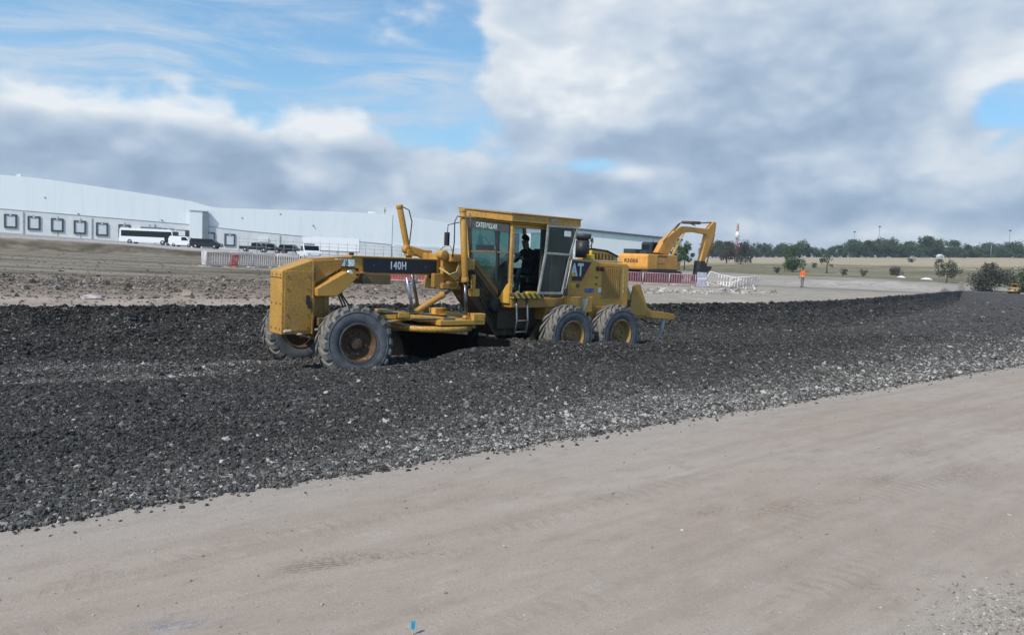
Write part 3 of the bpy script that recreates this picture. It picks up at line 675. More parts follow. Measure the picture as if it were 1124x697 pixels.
# headlamps
hb = MB(); hb.box(-.05, .10, -.40, -.24, 2.02, 2.19); h1 = hb.build('headlight', BLK, G, .01)
lb = MB(); lb.box(-.065, -.052, -.385, -.255, 2.035, 2.175); lb.box(-.045, .085, -.412, -.402, 2.035, 2.175); lb.each('lens', LAMPM, h1, .004)
h2 = copy_tree(h1, G); h2.location = (.17, -.03, 0)
b = MB(); b.lathe([(-.06, 0), (-.06, .062), (0, .07), (.05, .05), (.06, 0)], 18, (.17, -.40, 1.91)); b.build('work_lamp', LAMPM, G)
b = MB(); b.box(-.08, .33, -.36, -.24, 1.985, 2.02); b.box(.0, .06, -.30, -.26, 1.84, 2.0); b.each('lamp_bracket', YELB, G, .006)
b = MB(); b.box(.31, .36, -.42, -.36, 1.95, 2.01); b.build('marker_lamp', plain('dark_red_lens', (.12, .02, .015), .35), G, .01)
# model plate
b = MB(); b.box(.55, 2.22, -.2235, -.2155, 1.935, 2.205); pl = b.build('model_plate', DECAL, G, .004)
text_mesh('model_number', '140H', .215, LETTER, pl, near_face(1.31, -.2275, 2.072), sx=.74, bold=.0035, depth=.003)
b = MB()
for a in (.78, 1.95):
    b.lathe([(-.006, 0), (-.006, .012), (.004, .012)], 8, (a, -.222, 2.07))
b.each('rivet', STEEL, pl)
b = MB(); b.box(.47, 1.08, -.36, .05, 1.71, 1.905); b.build('toolbox', BRN, G, .012)
# steering hoses by the front axle
b = MB()
for k in range(3): b.path([(-.05 + .05 * k, -.3, 1.62 - .04 * k), (.02 + .06 * k, -.42, 1.35), (.12 + .08 * k, -.45, 1.12 - .04 * k), (.4, -.42, .95)], .017, 7)
b.each('hydraulic_hose', HOSE, G)
b = MB(); b.path([(-.40, -.37, 1.6), (-.30, -.4, 1.42), (-.28, -.4, 1.1)], .012, 6); b.build('brake_line', HOSEY, G)
# front axle
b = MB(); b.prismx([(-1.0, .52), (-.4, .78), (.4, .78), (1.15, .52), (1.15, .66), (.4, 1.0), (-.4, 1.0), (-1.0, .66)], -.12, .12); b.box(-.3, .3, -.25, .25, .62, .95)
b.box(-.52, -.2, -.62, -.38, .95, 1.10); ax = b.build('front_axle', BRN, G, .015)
b = MB(); b.tube((-.18, -.9, .62), (-.18, 1.1, .62), .03, 8); b.build('tie_rod', STEEL, ax)
b = MB(); b.obox((-.36, -.78, .90), (.15, -.02, -.02), (0, .06, 0), (.01, 0, .05)); b.build('steering_arm', YELC, ax, .01)
b = MB(); b.lathe([(-.16, 0), (-.16, .10), (-.1, .14), (.1, .14), (.16, .10), (.16, 0)], 16, (-.28, -.58, 1.0)); b.each('steering_cylinder', DKBRN, ax)

# wheels -----------------------------------------------------------
def tyre_mesh(R0=.66, w=.39, nl=22, name='tyre', mat=TYRE, swirl=.30, lug=.034):
    b = MB(); h = w / 2
    prof = [(-h + .05, .335), (-h + .005, .38), (-h - .018, .46), (-h - .014, .53), (-h + .006, .585), (-h + .035, R0 - .03), (-h + .09, R0 - .016), (0, R0 - .008), (h - .09, R0 - .016), (h - .035, R0 - .03), (h - .006, .585), (h + .014, .53), (h + .018, .46), (h - .005, .38), (h - .05, .335)]
    b.lathe(prof, 60)
    b.lathe([(-h - .016, .352), (-h - .024, .36), (-h - .016, .368)], 48); b.lathe([(-h - .012, .555), (-h - .022, .562), (-h - .006, .572)], 48)
    for sgn in (-1, 1):
        for i in range(nl):
            a0 = 2 * math.pi * (i + (.5 if sgn > 0 else 0)) / nl
            secs = []
            for t, y, rr in ((0, .012, R0 + lug - .002), (.55, .10, R0 + lug - .004), (.9, h - .02, R0 + lug - .010), (1.0, h + .012, R0 - .022), (1.02, h + .004, R0 - .07)):
                secs.append((a0 + t * swirl, sgn * y, rr, .058 + .026 * t))
            vs = []; fs = []
            for (a, y, rr, dw) in secs:
                for da, rad in ((-dw, rr), (dw, rr), (dw * 1.25, rr - .06), (-dw * 1.25, rr - .06)):
                    vs.append((rad * math.cos(a + da), y, rad * math.sin(a + da)))
            for q in range(len(secs) - 1):
                for e_ in range(4): fs.append((q * 4 + e_, q * 4 + (e_ + 1) % 4, q * 4 + 4 + (e_ + 1) % 4, q * 4 + 4 + e_))
            fs.append((0, 1, 2, 3)); n5 = (len(secs) - 1) * 4; fs.append((n5 + 3, n5 + 2, n5 + 1, n5))
            b.add(vs, fs)
    return b.mesh(name, mat)
def rim_mesh(mat, disc, name):
    b = MB(); h = .195
    b.lathe([(-h + .005, .352), (-h - .006, .342), (-h + .005, .328), (-h + .03, .312), (-h + .10, .298), (disc - .012, .285), (disc, .275), (disc, .0)], 48)
    b.lathe([(h - .005, .352), (h, .34), (h - .04, .31), (.05, .29), (disc + .02, .27), (disc + .02, 0)], 40)
    b.lathe([(disc, .125), (disc - .055, .115), (disc - .07, .09), (disc - .075, 0)], 24)
    for i in range(10):
        a = 2 * math.pi * i / 10; x, z = .185 * math.cos(a), .185 * math.sin(a)
        b.tube((x, disc - .002, z), (x, disc - .035, z), .021, 6)
    for i in range(8):
        a = 2 * math.pi * (i + .5) / 8; x, z = .07 * math.cos(a), .07 * math.sin(a); b.tube((x, disc - .07, z), (x, disc - .088, z), .011, 6)
    return b.mesh(name, mat)
tyF = tyre_mesh(.655, .38, 20, 'tyre', TYREM, .26, .038); tyR = tyre_mesh(.655, .39, 18, 'rear_tyre', TYRE, .42, .04)
rimF = rim_mesh(RUSTY, -.055, 'front_rim'); rimR = rim_mesh(TAN, -.03, 'rear_rim')
def tyre_two_tone(me):      # grit on the tread, cleaner blue-grey sidewalls
    me.materials.clear(); me.materials.append(TYREM); me.materials.append(TYRE)
    for p in me.polygons:
        c = p.center; rr = math.hypot(c.x, c.z); p.material_index = 1 if (rr < .60 and abs(c.y) > .12) else 0
tyre_two_tone(tyF); tyre_two_tone(tyR)
def wheel(loc, me_r, me_t, rot):
    w = bpy.data.objects.new('wheel', me_r); COL.objects.link(w); w.parent = G; w.location = loc; w.rotation_euler = rot
    t = bpy.data.objects.new('tyre', me_t); COL.objects.link(t); t.parent = w
    return w
wheel((0, -1.03, .655), rimF, tyF, (R(-9), R(12), R(-6)))
w = wheel((-.12, 1.28, .66), rimF, tyF, (R(-9), R(31), R(-6))); w.scale = (1, -1, 1)
for a in (5.2, 6.74):
    wheel((a, -1.04, .66), rimR, tyR, (0, R(20 * a), 0))
    w = wheel((a, 1.04, .66), rimR, tyR, (0, R(33 * a), 0)); w.scale = (1, -1, 1)
# rear frame, tandems
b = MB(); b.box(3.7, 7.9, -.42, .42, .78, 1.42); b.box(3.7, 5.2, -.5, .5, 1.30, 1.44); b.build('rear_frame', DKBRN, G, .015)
for sg_ in (-1, 1):
    b = MB(); y0, y1 = sorted((sg_ * .58, sg_ * .82))
    b.prism([(4.85, .52), (5.05, .40), (6.9, .40), (7.1, .52), (7.1, .78), (6.9, .92), (6.3, .98), (5.65, .98), (5.05, .92), (4.85, .78)], y0, y1)
    b.lathe([(-.22, 0), (-.22, .24), (.22, .24), (.22, 0)], 24, (5.97, sg_ * .5, .70)); b.build('tandem_case', BRN, G, .015)
for a in (5.2, 6.74):
    b = MB(); b.tube((a, -1.0, .66), (a, 1.0, .66), .11, 14); b.build('rear_axle', DKBRN, G)
# drawbar, circle, blade -------------------------------------------
b = MB(); b.prism([(.05, 1.02), (.7, 1.14), (1.5, 1.10), (1.5, .98), (.7, 1.02), (.05, .92)], -.10, .10)
for sg_ in (-1, 1):
    b.obox((1.35, sg_ * .36, 1.07), (.70, sg_ * .30, -.03), (-.04, .10, 0), (0, 0, .055))
b.box(1.95, 3.05, -.85, .85, .93, 1.03); b.box(1.2, 1.45, -.5, .5, 1.06, 1.17); b.box(2.75, 3.05, -.86, -.60, 1.0, 1.16); b.box(2.75, 3.05, .60, .86, 1.0, 1.16)
b.box(2.95, 3.05, -.86, .86, 1.02, 1.10)
db = b.build('drawbar', YELC, G, .012)
b = MB(); b.path([(-.2, -.3, 1.1), (.3, -.42, 1.12), (.8, -.44, 1.14), (1.3, -.40, 1.15), (1.8, -.5, 1.13), (2.3, -.55, 1.09)], .018, 7)
b.path([(.3, -.48, 1.14), (.75, -.5, 1.17), (1.2, -.46, 1.16), (1.6, -.5, 1.19)], .016, 7); b.each('hydraulic_hose', HOSE, db)
b = MB(); b.obox((1.95, -.45, 1.045), (.45, -.1, 0), (.05, .25, 0), (0, 0, .02)); b.each('mud_clump', DGREY, db, .02)
b = MB(); b.lathe([(-.06, .62), (-.06, .90), (.05, .90), (.05, .62), (-.06, .62)], 56)
ci = b.mesh('circle', YELC); ci.transform(Matrix.Rotation(R(90), 4, 'X')); ci.transform(Matrix.Translation((2.25, 0, .85)))
co_ = bpy.data.objects.new('circle', ci); COL.objects.link(co_); co_.parent = G
b = MB()
for i in range(64):
    a = 2 * math.pi * i / 64; b.obox((2.25 + .615 * math.cos(a), .615 * math.sin(a), .85), (.02 * math.cos(a), .02 * math.sin(a), 0), (-.015 * math.sin(a), .015 * math.cos(a), 0), (0, 0, .045))
b.build('gear_teeth', DGREY, co_)
b = MB(); bl = R(32)
dx, dy = math.sin(bl), -math.cos(bl)        # along the blade, towards its near trailing end
nx, ny = math.cos(bl), math.sin(bl)
segs = 10; rows_ = []
for i in range(segs + 1):
    t = i / segs; th_ = -.55 + 1.25 * t; rows_.append((.34 * (1 - math.cos(th_)) - .05, .02 + .64 * t))
for sgn, off in ((0, 0), (1, .028)):
    pass
vs = []; fs = []
for e_ in (-1.35, 1.62):
    for off in (0, .03):
        for (d_, z) in rows_: vs.append((2.45 + dx * e_ + nx * (off - d_), dy * e_ + ny * (off - d_), z))
n1_ = segs + 1
for i in range(segs):
    fs += [(i, i + 1, 2 * n1_ + i + 1, 2 * n1_ + i), (n1_ + i, 3 * n1_ + i, 3 * n1_ + i + 1, n1_ + i + 1), (i, n1_ + i, n1_ + i + 1, i + 1), (2 * n1_ + i, 2 * n1_ + i + 1, 3 * n1_ + i + 1, 3 * n1_ + i)]
fs += [(0, 2 * n1_, 3 * n1_, n1_), (segs, n1_ + segs, 3 * n1_ + segs, 2 * n1_ + segs)]
b.add(vs, fs); md_ = b.build('blade', plain('shadow_black_blade', (.006, .006, .006), .85, spec=.1), G, .006)  # near-black colour puts the shadow below the circle into the blade
b = MB()
for e_ in (-.75, .75):
    b.obox((2.45 + dx * e_ + nx * .14, dy * e_ + ny * .14, .52), (.16 * nx, .16 * ny, 0), (.06 * dx, .06 * dy, 0), (0, 0, .30))
b.obox((2.45 + nx * .2, ny * .2, .60), (1.2 * dx, 1.2 * dy, 0), (.06 * nx, .06 * ny, 0), (0, 0, .07)); b.each('blade_support', plain('shadow_black_bracket', (.006, .006, .006), .85, spec=.1), G, .01)  # same shadow painted into the brackets as black
# lift saddle, cylinders
b = MB(); b.box(2.30, 2.72, -.62, .62, 2.20, 2.36); b.box(2.28, 2.74, -.36, .36, 1.62, 1.84)
for sg_ in (-1, 1):
    b.box(2.30, 2.72, sg_ * .29 - .07, sg_ * .29 + .07, 1.62, 2.36)
b.lathe([(-.16, 0), (-.16, .13), (.16, .13), (.16, 0)], 18, (2.72, -.50, 2.17)); b.lathe([(-.1, 0), (-.1, .10), (.1, .10), (.1, 0)], 16, (2.2, -.45, 2.33)); b.box(2.62, 2.95, -.55, -.33, 2.05, 2.26)
b.build('lift_saddle', YEL, G, .016)
b = MB(); b.box(2.05, 2.30, -.40, -.28, 1.66, 1.95); b.box(2.2, 2.55, -.50, -.36, 1.64, 1.76); b.box(2.35, 2.6, -.5, .5, 1.66, 1.80); b.each('linkage_bar', YELB, G, .015)
def cylinder(p0, p1, f, rb, rr, mb_, mr, collar=True):
    p0, p1 = Vector(p0), Vector(p1); m = p0.lerp(p1, f); d = (p1 - p0).normalized()
    b = MB(); b.tube(p0, m, rb, 18); b.tube(p0 - d * .02, p0 + d * .05, rb * 1.12, 18); b.tube(m - d * .09, m, rb * 1.14, 18)
    o = b.build('lift_cylinder', mb_, G, .006)
    b = MB(); b.tube(m, p1, rr, 14); b.build('rod', mr, o)
    b = MB(); b.tube(p1 + Vector((0, -.06, 0)), p1 + Vector((0, .06, 0)), rb * .95, 14); b.build('rod_eye', YELC, o)
    return o
cylinder((2.50, -.68, 3.26), (2.66, -.72, 1.06), .665, .068, .036, YEL, CHROME)
cylinder((1.79, .64, 3.32), (2.42, .74, 1.06), .60, .066, .036, YEL, CHROME)
cylinder((1.62, -.40, 1.17), (2.78, -.40, 1.78), .58, .062, .032, YEL, CHROME)
b = MB(); b.tube((1.40, -.42, 1.86), (1.56, -.42, 1.20), .033, 12); b.build('link_rod', CHROMEL, G)
b = MB(); b.path([(1.83, .57, 3.30), (1.98, .56, 3.24), (2.06, .56, 3.0), (2.02, .56, 2.6), (2.0, .56, 2.3)], .013, 6); b.path([(2.50, -.76, 3.1), (2.36, -.70, 3.12), (2.30, -.70, 3.0), (2.31, -.70, 2.6), (2.33, -.62, 2.3)], .013, 6)
b.path([(2.62, -.76, 3.2), (2.68, -.76, 2.9), (2.66, -.76, 2.3)], .014, 6)
b.each('hydraulic_hose', HOSE, G)
b = MB()
for k in range(4): b.path([(2.20 + .05 * k, -.36, 2.06 - .02 * k), (2.30 + .05 * k, -.58, 1.94 - .035 * k), (2.44 + .03 * k, -.62, 1.99 - .02 * k), (2.54 + .02 * k, -.58, 2.20), (2.50 + .03 * k, -.5, 2.36)], .018, 7)
b.path([(2.15, -.3, 2.36), (2.25, -.4, 2.5), (2.35, -.5, 2.52), (2.4, -.55, 2.36)], .013, 6); b.path([(2.6, -.6, 1.9), (2.68, -.72, 1.75), (2.62, -.66, 1.6)], .014, 6)
b.each('hydraulic_hose', HOSEY, G)
b = MB(); b.tube((2.9, -.58, 1.95), (2.9, -.58, 1.58), .05, 12); b.box(2.84, 3.02, -.66, -.50, 1.50, 1.66); b.each('control_arm', YELC, G, .01)
b = MB(); b.box(1.95, 2.55, .50, .68, 2.28, 2.42); b.lathe([(-.08, 0), (-.08, .09), (.08, .09), (.08, 0)], 14, (1.98, .6, 2.42)); b.prism([(1.95, 2.5), (2.35, 2.42), (2.5, 2.28), (2.3, 2.24), (2.1, 2.32)], .46, .56); b.build('saddle_arm', YEL, G, .012)
# cab ----------------------------------------------------------------
CF, CRR, CW = 3.72, 5.5, .78
b = MB()
def fy(z): return .66 + (z - 1.42) * .185            # far side leans outward
def fz(y, z): return z + (y + .78) * .085            # roof line climbs towards the far side
b.box(CF, CF + .075, -CW, -CW + .075, 1.42, 3.06); b.box(CRR - .08, CRR, -CW, -CW + .075, 1.42, 3.06)
for a0, a1 in ((CF, CF + .075), (CRR - .08, CRR)):
    b.prismx([(fy(1.42) - .04, 1.42), (fy(1.42) + .035, 1.42), (fy(3.2) + .035, 3.2), (fy(3.2) - .04, 3.2)], a0, a1)
b.box(CF + .075, CRR - .08, -CW + .003, -CW + .07, 2.98, 3.05); b.box(CF + .075, CRR - .08, -CW + .003, -CW + .07, 1.40, 1.50)
b.box(CF + .075, CRR - .08, fy(1.42) - .035, fy(1.42) + .03, 1.40, 1.50); b.box(CF + .075, CRR - .08, fy(3.14) - .035, fy(3.14) + .03, 3.10, 3.19)
for a0, a1 in ((CF + .003, CF + .07), (CRR - .075, CRR - .005)):
    b.prismx([(-CW + .075, 2.985), (fy(3.1) - .05, fz(fy(3.1), 2.985)), (fy(3.1) - .05, fz(fy(3.1), 3.05)), (-CW + .075, 3.05)], a0, a1)
cab = b.build('cab_frame', YEL, G, .012)
b = MB(); b.box(CF + .003, CF + .065, -CW + .075, fy(2.44) - .05, 2.425, 2.465); b.build('mullion', BRN, G, .006)
b = MB(); b.prismx([(-.79, 1.78), (-.70, 1.78), (-.42, 1.46), (.2, 1.44), (.2, 1.36), (-.79, 1.36)], CF - .03, CF + .06); b.build('lower_front_frame', YELC, G, .015)
b = MB(); b.prismx([(-.88, 3.09), (1.08, 3.255), (1.08, 3.42), (-.88, 3.255)], CF - .10, CRR + .11); b.prismx([(-.84, 3.05), (.98, 3.20), (.98, 3.235), (-.84, 3.085)], CF - .05, CRR + .05); rf = b.build('roof', YEL, G, .02)
b = MB(); b.prismx([(-.90, 3.245), (1.10, 3.415), (1.10, 3.445), (-.90, 3.275)], CF - .13, CRR + .13); b.build('roof_skin', YELB, rf, .01)
b = MB(); b.box(CF + .95, CF + 1.14, -.912, -.903, 3.14, 3.22); b.build('roof_sticker', STEEL, rf)
b = MB(); b.prismx([(-.70, 2.86), (.87, 2.98), (.93, 3.17), (-.70, 3.045)], CF - .02, CF - .004); vz = b.build('sun_visor', DGREY, G, .004)
text_mesh('visor_lettering', 'CATERPILLAR', .15, plain('pale_green_lettering', (.30, .42, .40), .6), vz, front_face(CF - .024, .12, 3.015) @ Matrix.Rotation(R(-4.6), 4, 'Z'), sx=.80, bold=.004, depth=.002)
def pane(name, mat, verts, parent, frame=None):
    b = MB(); b.add(verts, [tuple(range(len(verts)))]); o = b.build(name, mat, parent); return o
b = MB(); b.prismx([(-.70, 2.47), (.80, 2.47), (.91, 3.10), (-.70, 2.98)], CF + .03, CF + .038); b.build('windshield', GLASS, G)
b = MB(); b.prismx([(-.70, 1.46), (.62, 1.46), (.79, 2.42), (-.70, 2.42)], CF + .03, CF + .038); b.build('lower_windshield', GLASS, G)
b = MB(); b.box(CF + .012, CF + .028, -CW + .08, -CW + .135, 1.46, 2.985); b.prismx([(.54, 1.46), (.62, 1.46), (.91, 3.05), (.81, 3.05)], CF + .012, CF + .028); b.box(CF + .012, CF + .028, -.30, -.22, 1.46, 2.985); b.each('window_seal', BLK, G)
for (a0, a1) in ((CF + .08, 4.55), (4.62, CRR - .08)):
    b = MB(); b.prismx([(fy(1.55) - .01, 1.55), (fy(3.08) - .01, 3.08), (fy(3.08) - .002, 3.08), (fy(1.55) - .002, 1.55)], a0, a1); b.build('side_window', GLASS, G)
b = MB(); b.box(CRR - .04, CRR - .032, -CW + .08, CW - .08, 2.28, 2.96); b.build('rear_window', GLASS, G)
b = MB(); b.box(CRR - .06, CRR - .02, -CW + .07, .60, 1.5, 2.28); b.box(4.66, 5.42, -CW + .02, -CW + .05, 1.5, 3.0); b.box(4.57, 4.66, -CW + .01, -CW + .075, 1.5, 2.98); b.prismx([(fy(1.5) - .04, 1.5), (fy(3.1) - .04, 3.1), (fy(3.1) + .02, 3.1), (fy(1.5) + .02, 1.5)], 4.55, 4.62)
b.each('cab_wall', DGREY, G, .006)
b = MB(); b.box(4.86, 5.14, -CW - .006, -CW + .02, 1.52, 2.96); b.build('cab_pillar_trim', plain('olive_trim', (.10, .085, .035), .6), G, .006)
b = MB(); b.box(CF + .03, CRR - .02, -CW + .05, .63, 1.36, 1.44); b.build('cab_floor', DGREY, G)
# interior
b = MB(); b.box(4.62, 5.12, -.26, .26, 1.78, 1.92); b.prism([(5.02, 1.9), (5.14, 1.9), (5.30, 2.55), (5.18, 2.58)], -.25, .25); b.box(4.75, 5.05, -.18, .18, 1.44, 1.78); st_ = b.build('seat', SEATM, G, .03, 3)
b = MB(); b.prism([(3.95, 1.44), (4.12, 1.44), (4.28, 2.2), (4.2, 2.34), (4.05, 2.3)], -.16, .16); b.build('control_console', DGREY, G, .02)
b = MB(); ring = [(4.30 + .10 * math.sin(a) * .6, .2 * math.cos(a), 2.32 + .2 * math.sin(a) * .75) for a in [2 * math.pi * i / 20 for i in range(21)]]; b.path(ring, .016, 6); b.tube((4.15, 0, 2.2), (4.30, 0, 2.32), .02, 8); b.build('steering_wheel', BLK, G)
b = MB()
for i in range(6): b.tube((4.2, -.22 + .012 * i - .02 * (i % 2), 2.2), (4.30, -.24 - .03 * i, 2.44), .009, 5)
b.each('control_lever', STEEL, G)
b = MB(); b.box(3.82, 3.98, -.72, -.52, 2.42, 2.86); b.build('cab_fan_housing', STEEL, G, .02)
b = MB(); b.box(4.22, 4.50, -.76, -.60, 1.45, 1.62); b.build('step_box', YSTK, G, .01)
b = MB(); b.box(3.735, 3.748, -.1, .55, 2.48, 2.60); b.build('dash_cowl', BLK, G, .004)
b = MB(); b.path([(CF - .03, -.3, 2.45), (CF - .035, .0, 2.66), (CF - .03, .18, 2.78)], .008, 5); b.path([(CF - .035, -.02, 2.2), (CF - .035, .3, 2.0), (CF - .03, .5, 1.65)], .008, 5); b.each('wiper', BLK, G)
# open door folded back along the cab side
DO = bpy.data.objects.new('door', None)
dp = [(4.58, 3.06), (5.44, 3.07), (5.26, 2.46), (5.07, 1.60), (4.38, 1.60), (4.54, 2.47)]
def ring_frame(poly, w, y0, y1):
    b = MB(); n = len(poly)
    for i in range(n):
        p, q = Vector((poly[i][0], (y0 + y1) / 2, poly[i][1])), Vector((poly[(i + 1) % n][0], (y0 + y1) / 2, poly[(i + 1) % n][1]))
        d = (q - p); L_ = d.length / 2; d.normalize(); u_ = Vector((-d.z, 0, d.x))
        b.obox((p + q) / 2, d * (L_ + w * .48), (0, (y1 - y0) / 2 - .0007 * (i % 3), 0), u_ * w / 2)
    return b
b = ring_frame(dp, .05, -.965, -.92); p, q = Vector((5.26, -.943, 2.46)), Vector((4.54, -.943, 2.47)); d = (q - p).normalized(); b.obox((p + q) / 2, d * (p - q).length / 2, (0, .019, 0), (0, 0, .025))
door = b.build('door', ALU, G, .006)
b = MB(); b.add([(x, -.942, z) for x, z in (dp[0], dp[1], dp[2], dp[5])], [(0, 1, 2, 3)]); b.build('upper_pane', GLASSD, door)
b = MB(); b.add([(x, -.942, z) for x, z in (dp[5], dp[2], dp[3], dp[4])], [(0, 1, 2, 3)]); b.build('lower_pane', GLASSD, door)
b = MB(); b.path([(5.24, -.97, 2.36), (5.25, -1.02, 2.34), (5.12, -1.02, 1.72), (5.08, -.97, 1.68)], .018, 8); b.build('handle', STEEL, door)
b = MB(); b.box(5.06, 5.24, -.968, -.95, 2.86, 2.98); b.build('sticker', WHT, door)
# step plate, ladder
b = MB(); b.box(3.72, 4.56, -.93, -.60, 1.48, 1.585); b.build('step_plate', HAZ, G, .008)
b = MB(); b.box(3.74, 5.28, -.82, -.45, 1.27, 1.48); b.box(4.75, 5.1, -.8, -.4, .98, 1.27); b.build('side_tank', YELB, G, .02)
b = MB()
for a0 in (3.86, 4.16): b.path([(a0, -.84, 1.46), (a0 - .03, -.90, 1.3), (a0 - .02, -.92, 1.0), (a0 - .05, -.9, .70)], .022, 7)
b.tube((3.83, -.92, 1.0), (4.14, -.92, 1.0), .02, 8); b.tube((3.82, -.91, .76), (4.12, -.91, .76), .02, 8); b.build('ladder', STEEL, G)
b = MB(); b.lathe([(-.08, 0), (-.08, .14), (-.02, .17), (.08, .17), (.08, 0)], 18, (3.62, -.42, 1.30)); b.build('articulation_joint', BLK, G, .008)
b = MB(); b.obox((4.62, -.66, .75), (.22, 0, .26), (0, .05, 0), (-.04, 0, .05)); b.build('frame_brace', DKBRN, G, .01)
# engine hood
b = MB(); b.prism([(5.52, 1.30), (7.62, 1.26), (7.60, 2.27), (7.52, 2.315), (5.60, 2.36), (5.52, 2.34)], -.57, .57); hd = b.build('engine_hood', YEL, G, .03, 3)
b = MB(); b.prism([(5.535, 2.335), (6.29, 2.32), (5.98, 1.88), (5.535, 1.88)], -.578, -.571); dc = b.build('logo_panel', DECAL, hd)
b = MB(); b.prism([(6.29, 2.32), (6.315, 2.32), (6.0, 1.865), (5.535, 1.865), (5.535, 1.88), (5.98, 1.88)], -.579, -.572); b.build('red_stripe', REDP, dc)
text_mesh('logo_lettering', 'CAT', .40, LETTER, dc, near_face(5.735, -.581, 2.115), sx=.72, bold=.014, depth=.002)
b = MB(); b.prism([(5.66, 1.975), (5.81, 1.975), (5.735, 2.085)], -.587, -.584); b.build('logo_triangle', YSTK, dc)
b = MB()
for i in range(9):
    b.box(6.71 + .066 * i, 6.71 + .066 * i + .03, -.585, -.569, 1.52, 2.20)
b.build('grille', YELB, hd, .004)
b = MB(); b.box(6.66, 7.32, -.576, -.567, 1.46, 2.25); b.build('louver_panel', YELB, hd, .006)
b = MB()
for i in range(5): b.box(7.42, 7.455, -.575, -.566, 1.60 + .13 * i, 1.69 + .13 * i)
b.each('vent_slot', plain('pale_slot', (.45, .40, .28), .7), hd)
b = MB()
for z in (2.2, 1.96, 1.8): b.box(6.46, 6.52, -.583, -.568, z - .02, z + .02)
b.each('door_latch', BLK, hd, .004)
b = MB(); b.lathe([(-.03, 0), (-.03, .05), (0, .06)], 14, (6.52, -.575, 2.17)); b.lathe([(-.03, 0), (-.03, .05), (0, .06)], 14, (6.66, -.575, 2.17)); b.each('tail_lamp', plain('dark_red_lens', (.09, .015, .012), .35), hd)
b = MB(); b.box(5.62, 5.80, -.578, -.571, 1.70, 1.82); b.build('warning_sticker', YSTK, hd)
b = MB(); b.lathe([(-.012, 0), (-.012, .05), (0, .055)], 14, (5.90, -.572, 1.76)); b.lathe([(-.016, 0), (-.016, .03)], 10, (5.90, -.574, 1.76)); b.build('filler_cap', BRN, hd)
b = MB(); b.box(6.12, 6.42, -.578, -.571, 1.60, 1.70); b.build('info_sticker', BLUEP, hd)
b = MB(); b.box(6.56, 6.66, -.578, -.571, 1.61, 1.72); b.build('label_sticker', WHT, hd)
b = MB(); b.box(5.58, 7.5, -.45, .45, 2.34, 2.372); b.build('hood_top_panel', plain('lit_tan_hood_top', (.46, .36, .24), .7), hd, .01)  # paler tan paints the lit look of the hood top into its colour
b = MB(); b.box(6.40, 6.56, -.42, -.28, 2.37, 2.50); b.tube((6.48, -.35, 2.5), (6.48, -.35, 2.6), .04, 10); b.build('fuel_filler', YSTK, hd, .02)
b = MB(); b.box(5.26, 6.07, -.92, -.56, 1.16, 1.53); tk = b.build('battery_box', YEL, G, .02)
b = MB(); b.prism([(5.72, 1.47), (5.92, 1.49), (5.84, 1.24), (5.78, 1.2)], -.925, -.921); b.build('paint_spill', plain('grey_stain', (.42, .40, .34), .8), tk)
b = MB(); b.box(6.07, 6.6, -.80, -.5, .95, 1.30); b.box(6.6, 7.5, -.66, -.4, .98, 1.28); b.each('rear_skirt', YELB, G, .015)
# air cleaner, far-side cowl, beacon
b = MB(); b.lathe([(-.20, 0), (-.20, .17), (.22, .17), (.22, 0)], 22)
me = b.mesh('air_cleaner', BLK); me.transform(Matrix.Rotation(R(90), 4, 'X')); me.transform(Matrix.Translation((6.62, .1, 2.62)))
o = bpy.data.objects.new('air_cleaner', me); COL.objects.link(o); o.parent = G
b = MB(); b.lathe([(-.1, 0), (-.08, .21), (.02, .20), (.09, .12), (.10, 0)], 22); me = b.mesh('cap', DGREY); me.transform(Matrix.Rotation(R(-90), 4, 'X')); me.transform(Matrix.Translation((6.62, .1, 2.92)))
o2 = bpy.data.objects.new('cap', me); COL.objects.link(o2); o2.parent = o
b = MB(); b.prism([(6.85, 2.36), (6.85, 2.63), (7.1, 2.63), (7.55, 2.60), (7.95, 2.48), (7.98, 2.3)], .18, .5); cw = b.build('cooling_cowl', YEL, G, .015)
b = MB(); b.prism([(6.83, 2.63), (6.83, 2.67), (7.1, 2.67), (7.57, 2.64), (7.98, 2.51), (7.97, 2.47), (7.55, 2.60), (7.1, 2.63)], .16, .52); b.build('cowl_trim', BLK, cw, .006)
b = MB()
for i in range(7): b.box(7.02 + .12 * i, 7.06 + .12 * i, .172, .18, 2.40, 2.545 - .012 * max(0, i - 3))
b.each('cowl_slot', BLK, cw)
b = MB(); b.tube((7.16, .34, 2.66), (7.16, .34, 2.86), .014, 6); b.tube((7.1, .34, 2.70), (7.22, .34, 2.84), .010, 6); b.tube((7.16, .34, 2.84), (7.16, .34, 2.93), .04, 8); b.build('beacon', DGREY, G)
# ripper
b = MB()
for y in (-.34, .26):
    b.prism([(8.08, 1.80), (8.30, 1.82), (8.62, 1.22), (8.75, 1.16), (8.75, 1.0), (8.02, 1.0), (8.0, 1.5)], y, y + .06)
    b.prism([(7.55, 1.95), (7.66, 1.95), (8.1, 1.1), (8.1, .95), (7.6, .95)], y - .03, y + .03)
b.box(7.6, 8.8, -.30, .30, .94, 1.08); rp = b.build('ripper_frame', YEL, G, .01)
b = MB(); b.prism([(8.6, 1.16), (9.72, 1.04), (9.72, .88), (8.6, .96)], -.34, .30); b.build('ripper_beam', YEL, rp, .012)
b = MB(); b.prism([(8.0, 1.75), (8.12, 1.8), (8.72, .9), (8.62, .86)], -.05, .05); b.build('ripper_cylinder', CHROMEL, rp, .01)
b = MB(); b.prism([(9.36, .90), (9.48, .90), (9.42, .62), (9.18, .30), (9.14, .30), (9.34, .62)], -.24, -.19); b.build('ripper_shank', plain('polished_shank', (.42, .42, .44), .4, .5), rp, .006)
